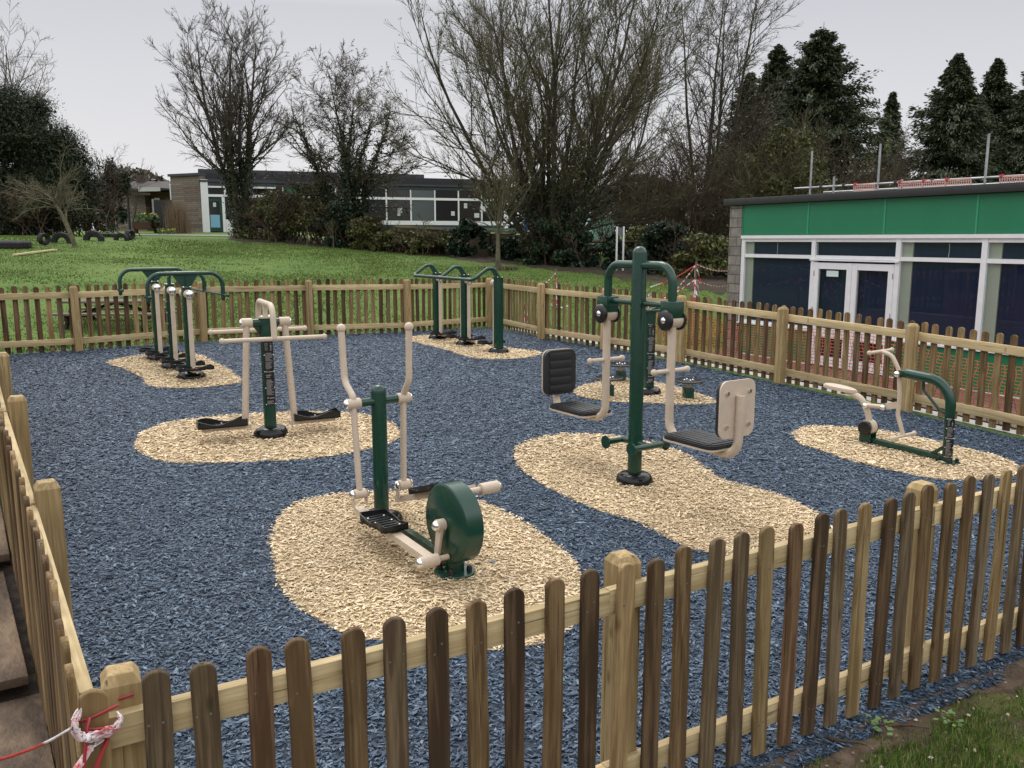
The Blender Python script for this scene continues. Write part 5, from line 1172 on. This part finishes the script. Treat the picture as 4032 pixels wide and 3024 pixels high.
shrub('thicket', PX(1520*D_, 900, 37), (2.9, 1.8, 4.4), 'brown leafless thicket to the left of the panelled building', 72, 'olive', 1500, .10, 60)
shrub('thicket', PX(2385, 940, 40), (1.3, .8, 2.6), 'thin grey twigs in front of the teal shelter', 131, 'olive', 200, .08, 9, tw='twig')
shrub('thicket', PX(1380*D_, 900, 47), (3.6, 2.0, 4.6), 'hazy brown scrub behind the teal shelter', 73, 'olive', 900, .10, 60)
shrub('thicket', PX(1620*D_, 860, 43), (2.6, 2.0, 6.5), 'tall dark brown thicket at the foot of the big conifer', 74, 'holly', 3000, .14, 60)
shrub('thicket', PX(1880*D_, 820, 40), (2.6, 1.5, 4.4), 'low brown scrub seen over the roof between the conifers', 75, 'olive', 700, .12, 50)
# saplings in front of the hedge
for px, py, H, lab, sd in ((1210, 968, 2.5, 'small twisted bare sapling before the hedge at left', 81), (1312, 978, 2.1, 'thin pale whip of a sapling in front of the hedge', 82), (1665, 1005, 2.3, 'forked grey sapling on the lawn edge under the school', 83)):
    b_ = terr(px, py); bare_tree('sapling', b_, lab, sd, dict(n=1, spread=(0, .08), L=H*.6, rad=.045, K=5, wob=.06, up=.02), [dict(cnt=8, t0=.4, t1=1, ang=(.4, 1.1), Lf=(.6, 1.1), up=.1, wob=.15, K=6, rmin=.008, curl=-.03), dict(cnt=7, t0=.2, t1=1, ang=(.4, 1), Lf=(.3, .6), wob=.2, K=4, rmin=.005), dict(cnt=3, t0=.2, t1=1, ang=(.4, 1), Lf=(.3, .6), wob=.2, K=4, rmin=.004)], tw='twigg', bark='lichen')
def conifer(base, H, Rm, label, seed, nb=420, ns=60, power=.8, m='conif', sz=.17, name='conifer', gap=.0):
    r = np.random.default_rng(seed); root = thing(name, base, 0, label, 'tree'); base = np.array(base)
    P, R = stems(r, base-(0, 0, .1), 1, (0, .02), H*.97, H*.018, 8, .01, .01); mesh_of('trunk', [(P, R)], M['bark'], root, 7)
    t = r.uniform(.04, 1, nb)**.85; az = r.uniform(0, 6.283, nb); lob = 1+.22*np.sin(az*3+seed)+.15*np.sin(t*23+az*2)
    L = Rm*(1-t)**power*r.uniform(.45, 1.25, nb)*lob+(.10+.35*r.uniform(0, 1, nb)**3)*(1-t)**.35; el = r.uniform(.0, .5, nb)+.6*t
    K = 6; C = np.empty((nb, K, 3)); C[:, 0] = base+np.stack([0*t, 0*t, t*H*.96], 1); d = np.stack([np.cos(az)*np.cos(el), np.sin(az)*np.cos(el), np.sin(el)], 1)
    for k in range(1, K):
        C[:, k] = C[:, k-1]+d*(L/(K-1))[:, None]; d = d+r.normal(0, .08, d.shape); d[:, 2] -= .16; d = unit(d)
    rr = np.full((nb, K), .02)*np.linspace(1.3, .3, K)[None]; mesh_of('limbs', [(C, rr)], M['bark'], root, 3)
    n = int(nb*ns*1.9); i = r.integers(0, nb, n); s = r.uniform(.25, 1, n)**.7*(K-1.001); k = s.astype(int); f = (s-k)[:, None]; c = C[i, k]*(1-f)+C[i, k+1]*f; dd = unit(C[i, k+1]-C[i, k])
    c = c+r.normal(0, 1, c.shape)*np.array([.11, .11, .09])*(.5+L[i]/Rm)[:, None]; dd[:, 2] -= .5
    leafmesh('foliage', c, sz, M[m], root, r, .38, None, dd); return root
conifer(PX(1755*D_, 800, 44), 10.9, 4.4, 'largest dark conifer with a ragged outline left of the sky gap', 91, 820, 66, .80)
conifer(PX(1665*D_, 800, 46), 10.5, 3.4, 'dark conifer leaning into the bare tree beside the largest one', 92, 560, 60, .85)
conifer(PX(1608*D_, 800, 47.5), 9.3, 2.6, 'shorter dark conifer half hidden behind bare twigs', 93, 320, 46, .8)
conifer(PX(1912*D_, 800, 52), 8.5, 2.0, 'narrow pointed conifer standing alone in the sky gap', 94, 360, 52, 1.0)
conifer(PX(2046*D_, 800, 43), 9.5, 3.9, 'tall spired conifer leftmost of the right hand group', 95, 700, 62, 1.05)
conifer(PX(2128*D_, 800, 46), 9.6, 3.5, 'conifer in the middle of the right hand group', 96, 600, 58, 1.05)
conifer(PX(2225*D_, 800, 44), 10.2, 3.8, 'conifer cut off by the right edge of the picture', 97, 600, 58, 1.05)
mt = PX(1925*D_, 850, 33); bare_tree('bare_tree', mt, 'slender bare tree with a yellow ball of mistletoe above the roof', 98, dict(n=2, spread=(.0, .16), L=5.8, rad=.055, K=8, wob=.04, up=.02), [dict(cnt=9, t0=.45, t1=.98, ang=(.4, .9), Lf=(.25, .45), up=.15, wob=.1, K=6), dict(cnt=6, t0=.2, t1=1, ang=(.4, .9), Lf=(.3, .5), wob=.15, K=4, rmin=.006)], tw='twig')
p = at(3507, 572, 33); shrub('mistletoe', (p[0], p[1], p[2]-.25), (.24, .24, .46), 'yellow green ball of mistletoe in the slender bare tree', 99, 'bud', 1400, .07, 0, 'mistletoe', lump=10)

# ------------------------------------------------------------------ timber school building in the background
A_, B_ = at(800, 900, 56)[:2], at(2000, 900, 63)[:2]; sd_ = nrm(B_-A_); sl_ = float(np.linalg.norm(B_-A_)); sg_ = float(T(*A_))
sch = thing('school_building', (A_[0], A_[1], 0), yaw(sd_), 'long low timber clad school with dark roof and white window frames', 'building')
M['clad'] = wood('grey_timber_cladding', (.20, .165, .14), (.085, .066, .054), .85, 'X', False); t = NT(M['clad'])
def sx_(px): # facade coordinate of picture column
    d = ray(px, 900)[:2]; n2 = np.array([-sd_[1], sd_[0]]); q = d*(np.dot(A_, n2)/np.dot(d, n2)); return float(np.dot(q-A_, sd_))
def sz_(px, py): d = ray(px, py); n2 = np.array([-sd_[1], sd_[0]]); t_ = np.dot(A_, n2)/np.dot(d[:2], n2); return float(d[2]*t_+EYE)
M['clad'] = brick('grey_cedar_boards', (.27, .23, .20), (.16, .13, .11), (.06, .048, .04), 1.0, 2.3, .13, .008, rot=(math.pi/2, 0, 0))
M['cladb'] = brick('brown_cedar_boards', (.135, .075, .05), (.10, .055, .037), (.035, .025, .02), 1.0, 2.3, .13, .008, rot=(math.pi/2, 0, 0))
M['slate'] = noisy('slate_grey_roofing', [(.3, (.040, .044, .05)), (.7, (.065, .07, .078))], 3, .7, .1)
M['dgreen'] = mat('dark_green_panel', (.012, .05, .035), .5)
xl = sx_(800); xr = sx_(2000); zt_, zs_, zr_ = sz_(1300, 778), sz_(1500, 873), sz_(1500, 700)
zb = sg_-.3; zc1 = sz_(1400, 690); 
PB('wall', M['inside'], sch, (xl+.05, xr-.05, .35, 7, zb, zc1-.05))
PB('roof', M['slate'], sch, (xl-.1, xr+.15, -.1, 7.2, zt_+.85, zt_+.97), (xl-.05, xr+.1, .0, .3, zt_+.62, zt_+.849))
PB('roof_upstand', M['slate'], sch, (xl-.1, sx_(1686), .9, 7.3, zt_+.98, sz_(1500, 679)))
xs_ = [sx_(v) for v in (1395, 1430, 1485, 1540, 1590, 1652, 1697, 1748, 1850, 1905, 1965)]
PB('band', M['white'], sch, (xl, xr, -.03, .06, zt_-.07, zt_+.09), (xl+4.9, xr, -.03, .06, zs_-.20, zs_+.08), (xr-.30, xr, -.05, .1, zb, zt_+.58))
PB('apron', M['dgreen'], sch, (xl+5, xr-.31, -.01, .05, zs_-1.2, zs_-.21))
step = (xr-.32-xl-5.0)/9
cols = [(.02, .16, .11), (.025, .024, .022), (.03, .032, .03), (.018, .02, .02), (.045, .045, .042), (.10, .115, .12), (.022, .022, .024), (.035, .03, .028), (.02, .022, .02)]
for k in range(9):
    a = xl+5.0+k*step; wf = PB('window', M['white'], sch, (a, a+.10, -.04, .07, zs_+.081, zt_-.071), (a, a+.08, -.04, .07, zt_+.091, zt_+.6))
    m_ = mat('dim_window_glass', cols[k], .12, .6); PB('pane', m_, wf, (a+.101, a+step-.005, .02, .05, zs_+.082, zt_-.072), (a+.081, a+step-.005, .02, .05, zt_+.092, zt_+.6))
M['paper'] = mat('white_paper', (.55, .58, .58), .8)
r = random.Random(4)
for k in range(13):
    a = xl+5.15+r.random()*(sl_-5.9); z = zs_+.25+r.random()*.9; h = .22+.15*r.random(); PB('poster', M['paper'], sch, (a, a+.18+.28*r.random(), .006, .012, z, z+h))
for (x, c, z0, z1) in ((5.05, (.5, .05, .05), 1.15, 1.45), (5.06, (.65, .45, .05), .8, 1.1), (5.05, (.06, .2, .5), .35, .72), (6.1, (.6, .12, .05), .12, .4), (6.6, (.65, .4, .06), .12, .32)):
    PB('poster', mat('coloured_paper', c, .7), sch, (xl+x, xl+x+.24, .004, .010, zs_+z0, zs_+z1))
PB('curtain', mat('green_curtain', (.05, .22, .15), .8), sch, (xl+5.75, xl+6.7, .002, .005, zs_+.75, zt_-.15), (xl+7.1, xl+8.1, .002, .005, zs_+.95, zt_-.12))
# left end: white corner, green door, window
PB('corner_post', M['white'], sch, (xl-.02, xl+.42, -.06, .1, zb, zt_+1.0)); dx0, dx1 = sx_(818), sx_(878); dz0, dz1 = sg_+.05, sz_(840, 780)
PB('fascia', M['slate'], sch, (xl+.42, xl+4.6, -.05, .0, zt_+.62, zt_+1.05)); PB('frame', M['white'], sch, (xl+.43, xl+4.6, -.045, .0, zt_+.5, zt_+.61), (dx1+.02, dx1+.2, -.045, .05, zb, zt_-.08), (dx1+.21, xl+4.6, -.04, .05, zb, sz_(880, 864)), (dx0+1.1, dx0+1.22, -.04, .05, zt_+.1, zt_+.49))
PB('pane', mat('dim_upper_glass', (.03, .033, .032), .12), sch, (dx0, dx1+2, .0, .03, zt_+.1, zt_+.49), (dx1+.21, dx1+2.1, .0, .03, sz_(880, 863), zt_-.08))
d_ = PB('door', M['dgreen'], sch, (dx0, dx1, -.05, .04, dz0, dz1)); PB('pane', mat('dark_door_glass', (.02, .024, .022), .15), d_, (dx0+.14, dx1-.14, -.06, -.051, dz0+1.0, dz1-.2)); PB('poster', mat('pale_blue_paper', (.20, .42, .56), .7), d_, (dx0+.2, dx1-.16, -.07, -.061, dz0+.25, dz0+1.05)); PB('notice', M['paper'], d_, (dx0+.4, dx0+.58, -.07, -.061, dz1-.55, dz1-.28))
PB('notice', M['paper'], sch, (dx1+.55, dx1+.85, -.02, -.01, dz0+1.1, dz0+1.5))
# clad side wing going back to the left
w0 = at(683, 905, 57.2)[:2]; w1 = A_+sd_*(xl-.02); wv = nrm(w1-w0); wl = float(np.linalg.norm(w1-w0)); wg = thing('timber_wing', (w0[0], w0[1], 0), yaw(wv), 'square grey cedar clad block with a white corner strip', 'building')
PB('wall', M['clad'], wg, (0, wl-.03, 0, 3.2, zb-.2, sz_(760, 690))); PB('roof', M['slate'], wg, (-.1, wl+.0, -.12, 3.3, sz_(760, 690)+.005, sz_(760, 690)+.16)); PB('corner_strip', M['white'], wg, (-.07, -.002, -.03, .06, zb, sz_(683, 716)))
def at2(px, py, y): p_ = at(px, py, y); return p_
e0, e1 = at(455, 910, 62), at(684, 900, 60.5); ev = nrm((e1-e0)[:2]); el_ = float(np.linalg.norm((e1-e0)[:2])); ew = thing('entrance_wing', (e0[0], e0[1], 0), yaw(ev), 'lower brown cedar entrance wing with a flat white edged canopy', 'building')
z0e = float(T(e0[0], e0[1]))-.2; zr = at(600, 752, 61)[2]
PB('wall', M['clad'], ew, (0, el_*.55, 0, 4, z0e, zr-.25)); PB('brown_wall', M['cladb'], ew, (el_*.56, el_, .5, 4, z0e, zr-.05)); PB('canopy', M['slate'], ew, (el_*.28, el_+.1, -1.2, 4.0, zr, zr+.12)); PB('canopy_edge', mat('pale_canopy_edge', (.42, .42, .40), .6), ew, (el_*.66, el_+.1, -1.24, -1.205, zr-.10, zr+.16))
MB().tube([(el_*.43, -1.0, z0e), (el_*.43, -1.0, zr-.02)], .085, 10).tube([(el_*.43, -1.0, zr-.42), (el_*.43, -1.0, zr)], [.1, .2], 10).build('canopy_post', M['roofedge'], ew)
PB('window', M['white'], ew, (el_*.63, el_*.72, .44, .495, z0e+.4, zr-.45)); PB('pane', mat('dark_side_glass', (.04, .045, .045), .1), ew, (el_*.645, el_*.705, .42, .438, z0e+.6, zr-.6)); PB('notice', mat('yellow_notice', (.62, .38, .02), .6), ew, (el_*.765, el_*.83, .46, .495, z0e+1.0, z0e+1.7))
hb_ = at(575, 708, 72); house = thing('far_house', (hb_[0], hb_[1], 0), .05, 'far house with a dark tiled roof and one chimney behind the school', 'house'); zt2 = hb_[2]; zb2 = at(575, 905, 72)[2]
PB('wall', mat('far_brown_brick', (.10, .075, .06), .9), house, (-1.7, 4.4, 0, 5, zb2-1, zt2-.75)); mb = MB().prism([(-.3, -.8), (2.6, .05), (5.5, -.8)], (-2, 0, zt2), (0, 1, 0), (0, 0, 1), (1, 0, 0), 6.8); ro = mb.build('roof', mat('far_dark_tiles', (.055, .048, .045), .85), house, 20); PB('chimney', mat('far_chimney_brick', (.07, .05, .045), .9), ro, (-1.6, -.9, 2.2, 2.9, zt2-.3, zt2+.55))
dk = at(650, 915, 54.5); PB_ = thing('dark_door_board', (dk[0], dk[1], float(T(dk[0], dk[1]))), .12, 'tall black board with a grey edge beside the cedar block', 'board'); PB('board', M['roofedge'], PB_, (-.55, .55, -.03, .03, .0, 2.0)); PB('edge', M['scaf'], PB_, (-.66, -.552, -.05, .05, .0, 2.05))
pl = at(580, 915, 53.5); pt = thing('planter', (pl[0], pl[1], float(T(pl[0], pl[1]))+.0), .05, 'brown wooden planter full of yellow daffodils by the school entrance', 'planter'); PB('trough', wood('brown_planter_timber', (.16, .085, .05), (.08, .045, .028), axis='X', knots=False), pt, (-.75, .75, -.25, .25, .22, .66), (-.7, -.6, -.2, .2, 0, .219), (.6, .7, -.2, .2, 0, .219))
r = np.random.default_rng(3); leafmesh('daffodil_leaves', np.array(pt.location)+np.stack([r.uniform(-.7, .7, 500), r.uniform(-.2, .2, 500), r.uniform(.66, 1.15, 500)], 1), .22, leafmat('daffodil_leaf', [(0, (.06, .12, .04)), (1, (.14, .22, .09))]), pt, r, .2); leafmesh('daffodil_flowers', np.array(pt.location)+np.stack([r.uniform(-.7, .7, 60), r.uniform(-.2, .2, 60), r.uniform(1.0, 1.2, 60)], 1), .075, leafmat('daffodil_petal', [(0, (.7, .48, .02)), (1, (.8, .62, .08))]), pt, r, .9)['kind'] = 'stuff'
og = at(702, 915, 53); rt_ = thing('ornamental_grass', (og[0], og[1], float(T(og[0], og[1]))), 0, 'tall straw coloured ornamental grass against the cedar block', 'plant'); P, R = stems(r, np.array(rt_.location), 380, (.0, .16), 2.0, .012, 4, .03, .0); P[:, 0, :2] += r.normal(0, .35, (380, 2)); P[:, 1:, :2] += (P[:, :1, :2]-np.array(rt_.location)[:2]); mesh_of('stems', [(P, R)], leafmat('straw_stem', [(0, (.14, .095, .06)), (1, (.26, .185, .12))]), rt_, 3)
for k, (px, y, lab) in enumerate(((617, 53.2, 'small dark conifer shrub in a pot beside the planter'),)): c = at(px, 915, y); shrub('potted_shrub', gz_(c), (.28, .28, 1.1), lab, 120, 'holly', 900, .12, 0, lump=10)
df = at(655, 920, 50.5); c = thing('daffodils', gz_(df), 0, 'clump of yellow daffodils on the grass by the path', 'flowers'); leafmesh('flowers', np.array(c.location)+np.stack([r.uniform(-.5, .5, 60), r.uniform(-.3, .3, 60), r.uniform(.15, .35, 60)], 1), .07, bpy.data.materials['daffodil_petal'], c, r, .9)['kind'] = 'stuff'; leafmesh('leaves', np.array(c.location)+np.stack([r.uniform(-.5, .5, 200), r.uniform(-.3, .3, 200), r.uniform(.0, .3, 200)], 1), .18, bpy.data.materials['daffodil_leaf'], c, r, .2)
# path in front of the school
mb = MB(); vs = []
for k in range(24):
    f = k/23
    for yy in (47.6-1.2*f, 49.4-.8*f): p = at(500+f*420, 930, yy); vs.append((p[0], p[1], float(T(p[0], p[1]))+.03))
mb.add(vs, [(2*k, 2*k+2, 2*k+3, 2*k+1) for k in range(23)]); tag(mb.build('path', noisy('pale_tarmac', [(.3, (.16, .15, .14)), (.7, (.27, .255, .24))], 3, .9, .2), None, 180), kind='structure')
# low timber boundary and round rail behind the hedge
M['oldw'] = wood('old_fence_timber', (.125, .10, .062), (.055, .044, .028), axis='X', knots=False)
ba, bb = at(1560, 950, 39.5), at(2130, 960, 36); bv = nrm((bb-ba)[:2]); bL = float(np.linalg.norm((bb-ba)[:2])); bd = thing('board_fence', (ba[0], ba[1], float(T(ba[0], ba[1]))-.1), yaw(bv), 'low old timber board fence behind the hedge below the school', 'fence'); zz = float(T(bb[0], bb[1])-T(ba[0], ba[1]))
mb = MB()
for k in range(6): x0 = bL*k/6; mb.box((x0+bL/12, 0, .55+zz*(k+.5)/6), (bL/6-.03, .04, 1.15))
mb.build('boards', M['oldw'], bd, 30); MB().beam((0, -.06, 1.2), (bL, -.06, 1.2+zz), .07, .10).build('cap_rail', wood('pale_cap_rail', (.28, .235, .14), (.15, .12, .07), axis='X', knots=False), bd, 30)
for k in range(7): MB().box((bL*k/6, -.06, .5+zz*k/6), (.12, .07, 1.3)).build('post', M['oldw'], bd, 30)
ra_, rb_ = at(2100, 956, 34.5), at(2880, 945, 30.5); rg = float(T(ra_[0], ra_[1])); rf = thing('round_rail', (ra_[0], ra_[1], rg), 0, 'round wooden pole rail on short posts behind the seat press top', 'fence'); v_ = rb_-ra_
MB().tube([(0, 0, ra_[2]-rg), tuple(v_*.5+(0, 0, ra_[2]-rg+.02)), tuple(v_+(0, 0, ra_[2]-rg))], .065, 8).build('rail', M['lichen'], rf)
for f in (.02, .28, .55, .8): q = ra_+v_*f; g = float(T(q[0], q[1])); MB().cyl((v_[0]*f, v_[1]*f, g-rg-.1), (v_[0]*f, v_[1]*f, q[2]-rg-.05), .06, 8).build('post', M['lichen'], rf)
# play equipment by the school, white sign, teal shelter, pale gable
pe = at(1780, 935, 46); pg = float(T(pe[0], pe[1])); pf = thing('play_frame', (pe[0], pe[1], pg), .0, 'teal and blue play frame with rails below the school windows', 'play equipment'); h_ = at(1780, 903, 46)[2]-pg
mb = MB(); xx_ = [(px-1780)/F0*46 for px in (1765, 1970, 2065)]
for x in xx_[:2]: MB().cyl((x, 0, -.1), (x, 0, h_+.1), .085, 8).build('post', mat('teal_grey_paint', (.10, .20, .19), .5), pf)
MB().beam((xx_[0], 0, h_), (xx_[2], 0, h_), .08, .12).build('rail', bpy.data.materials['teal_grey_paint'], pf, 30); MB().beam((xx_[0]-2.0, .3, h_+.06), (xx_[0]+.6, .3, h_+.06), .08, .16).build('blue_rail', mat('blue_paint', (.03, .06, .22), .5), pf, 30); MB().cyl((xx_[2]+.0, 0, -.1), (xx_[2], 0, h_+.9), .09, 8).build('blue_post', bpy.data.materials['blue_paint'], pf)
wp = at(2441, 985, 31); wg_ = float(T(wp[0], wp[1])); ws = thing('sign_board', (wp[0], wp[1], wg_), .1, 'grey blank sign panel between two white posts in the scrub', 'sign'); zt3 = at(2441, 892, 31)[2]-wg_
for x in (-.12, .12): PB('post', M['white'], ws, (x-.028, x+.028, -.03, .03, -.1, zt3))
PB('panel', mat('grey_panel', (.13, .135, .14), .5), ws, (-.09, .09, -.02, .02, zt3-.30, zt3-.03))
sp = at(2375, 935, 45); sg2 = float(T(sp[0], sp[1])); sh = thing('teal_shelter', (sp[0], sp[1], sg2), .05, 'pale teal sheeted shelter glimpsed through the scrub', 'shelter'); zt4 = at(2375, 848, 45)[2]-sg2; hw = 43/F0*45
mb = MB().prism([(-hw, 0), (-hw, zt4*.75), (-hw*.6, zt4*.96), (0, zt4), (hw*.6, zt4*.97), (hw, zt4*.8), (hw, 0)], (0, 0, 0), (1, 0, 0), (0, 0, 1), (0, 1, 0), 3.0); mb.build('cover', noisy('teal_sheeting', [(.3, (.22, .42, .36)), (.7, (.40, .60, .53))], 5, .6, .3), sh, 30)
hp = at(2725, 865, 58); hg = thing('pale_house', (hp[0], hp[1], 0), -.3, 'pale rendered house gable glimpsed between brown twigs', 'house'); zt5, zb5 = at(2725, 772, 58)[2], at(2725, 960, 58)[2]
MB().prism([(-.45, zb5), (-.45, zt5), (.55, zt5-.75), (.55, zb5)], (0, 0, 0), (1, 0, 0), (0, 0, 1), (0, 1, 0), 4).build('wall', mat('pale_render', (.50, .46, .41), .9), hg, 20); MB().prism([(-2.6, zb5+.5), (-2.6, zt5+1.1), (-.46, zt5+.9), (-.46, zb5+.5)], (0, .5, 0), (1, 0, 0), (0, 0, 1), (0, 1, 0), 4).build('roof', mat('brown_roof_tiles', (.10, .07, .055), .9), hg, 20)
# dark earth under the hedge and the scrub
M['mould'] = noisy('dark_leaf_mould', [(.3, (.026, .019, .013)), (.55, (.050, .038, .024)), (.72, (.062, .070, .028))], 2.2, .95, .6, 20)
EDGE = [(890, 948), (1000, 953), (1200, 965), (1400, 978), (1640, 1002), (1900, 1032), (2187, 1066), (2400, 1092), (2600, 1120), (2760, 1150), (2868, 1170)]
ex_ = np.array(EDGE, float); pxs = np.linspace(890, 2868, 90); mb = MB(); vs = []
for k, px in enumerate(pxs):
    p = terr(px, np.interp(px, ex_[:, 0], ex_[:, 1])+4*math.sin(px*.021)+3*math.sin(px*.067)); d = nrm(p[:2])
    for j in range(9):
        o = p[:2]+d*(j*.9-.15+.12*math.sin(px*.05+j)); h = .022+.05*abs(math.sin(px*.031+j*1.7)) if 0 < j < 8 and 0 < k < 89 else -.03
        vs.append((o[0], o[1], float(T(o[0], o[1]))+h))
mb.add(vs, [(9*k+j, 9*k+j+1, 9*k+j+10, 9*k+j+9) for k in range(89) for j in range(8)]); tag(mb.build('earth_bank', M['mould'], None, 180), kind='structure')
# far tree belt closing the view behind everything
r = np.random.default_rng(77); n = 46000; x = r.uniform(-75, 75, n); hgt = (5.2+1.6*np.sin(x*.11)+1.0*np.sin(x*.43+1))*np.sqrt(r.uniform(.02, 1, n)); y = 104+6*np.sin(x*.05)+r.normal(0, 1.5, n)
rt_ = bpy.data.objects.new('far_wood', None); bpy.data.objects.remove(rt_); root = thing('tmp', (0, 0, 0)); o = leafmesh('far_wood', np.stack([x, y, T(x, y)+hgt-.6], 1), .75, leafmat('far_wood_leaf', [(0, (.05, .045, .035)), (.6, (.085, .075, .055)), (1, (.13, .115, .085))]), root, r); o.parent = None; bpy.data.objects.remove(root)
tag(o, 'far brown belt of woodland closing the horizon', 'woodland', kind='stuff')

# ------------------------------------------------------------------ camera, world, sun
cam = bpy.data.cameras.new('camera'); co = bpy.data.objects.new('camera', cam); COL.objects.link(co); sc.camera = co
cam.sensor_fit = 'HORIZONTAL'; cam.sensor_width = 36; cam.lens = 36*F0/4032; cam.clip_end = 1000; cam.clip_start = .05
co.location = (0, 0, EYE); co.rotation_euler = (math.pi/2-PITCH, 0, 0)
wd = bpy.data.worlds.new('World'); sc.world = wd; wd.use_nodes = True; nt = wd.node_tree; nt.nodes.clear()
out = nt.nodes.new('ShaderNodeOutputWorld'); bg = nt.nodes.new('ShaderNodeBackground'); sky = nt.nodes.new('ShaderNodeTexSky'); sky.sky_type = 'NISHITA'; sky.sun_disc = False
SUN_EL, SUN_ROT = R_(58), R_(-20)
sky.sun_elevation = SUN_EL; sky.sun_rotation = SUN_ROT; sky.dust_density = 4; sky.air_density = 1.0
tc = nt.nodes.new('ShaderNodeTexCoord'); sx = nt.nodes.new('ShaderNodeSeparateXYZ'); nt.links.new(tc.outputs['Generated'], sx.inputs[0])
rp = nt.nodes.new('ShaderNodeValToRGB'); nt.links.new(sx.outputs['Z'], rp.inputs[0]); r = rp.color_ramp
for e, (p, c) in zip([r.elements[0], r.elements[1], r.elements.new(.2), r.elements.new(.4)], [(0.0, (.70, .695, .715)), (1.0, (3.1, 3.08, 3.03)), (.24, (.475, .475, .502)), (.48, (1.65, 1.64, 1.64))]): e.position = p; e.color = (*c, 1)
mxv = nt.nodes.new('ShaderNodeVectorMath'); mxv.operation = 'SCALE'; mxv.inputs['Scale'].default_value = .12; nt.links.new(sky.outputs[0], mxv.inputs[0])
nz = nt.nodes.new('ShaderNodeTexNoise'); nz.inputs['Scale'].default_value = 1.7; nz.inputs['Detail'].default_value = 5; nt.links.new(tc.outputs['Generated'], nz.inputs['Vector'])
mr = nt.nodes.new('ShaderNodeMapRange'); mr.inputs['To Min'].default_value = 8.9; mr.inputs['To Max'].default_value = 11.1; nt.links.new(nz.outputs['Fac'], mr.inputs['Value'])
cl = nt.nodes.new('ShaderNodeVectorMath'); cl.operation = 'SCALE'; nt.links.new(rp.outputs[0], cl.inputs[0]); nt.links.new(mr.outputs[0], cl.inputs['Scale'])
ad = nt.nodes.new('ShaderNodeVectorMath'); ad.operation = 'ADD'; nt.links.new(cl.outputs[0], ad.inputs[0]); nt.links.new(mxv.outputs[0], ad.inputs[1])
nt.links.new(ad.outputs[0], bg.inputs[0]); bg.inputs['Strength'].default_value = .1; nt.links.new(bg.outputs[0], out.inputs[0])
sl = bpy.data.lights.new('sun', 'SUN'); sl.energy = 1.25; sl.angle = R_(25); sl.color = (1, .975, .94); so = bpy.data.objects.new('sun', sl); COL.objects.link(so)
so.rotation_euler = (R_(90)-SUN_EL, 0, R_(200)); so.location = (0, 0, 30)
sc.view_settings.view_transform = 'Standard'; sc.view_settings.look = 'None'; sc.view_settings.exposure = .22; sc.view_settings.gamma = 1; sc.view_settings.use_curve_mapping = False
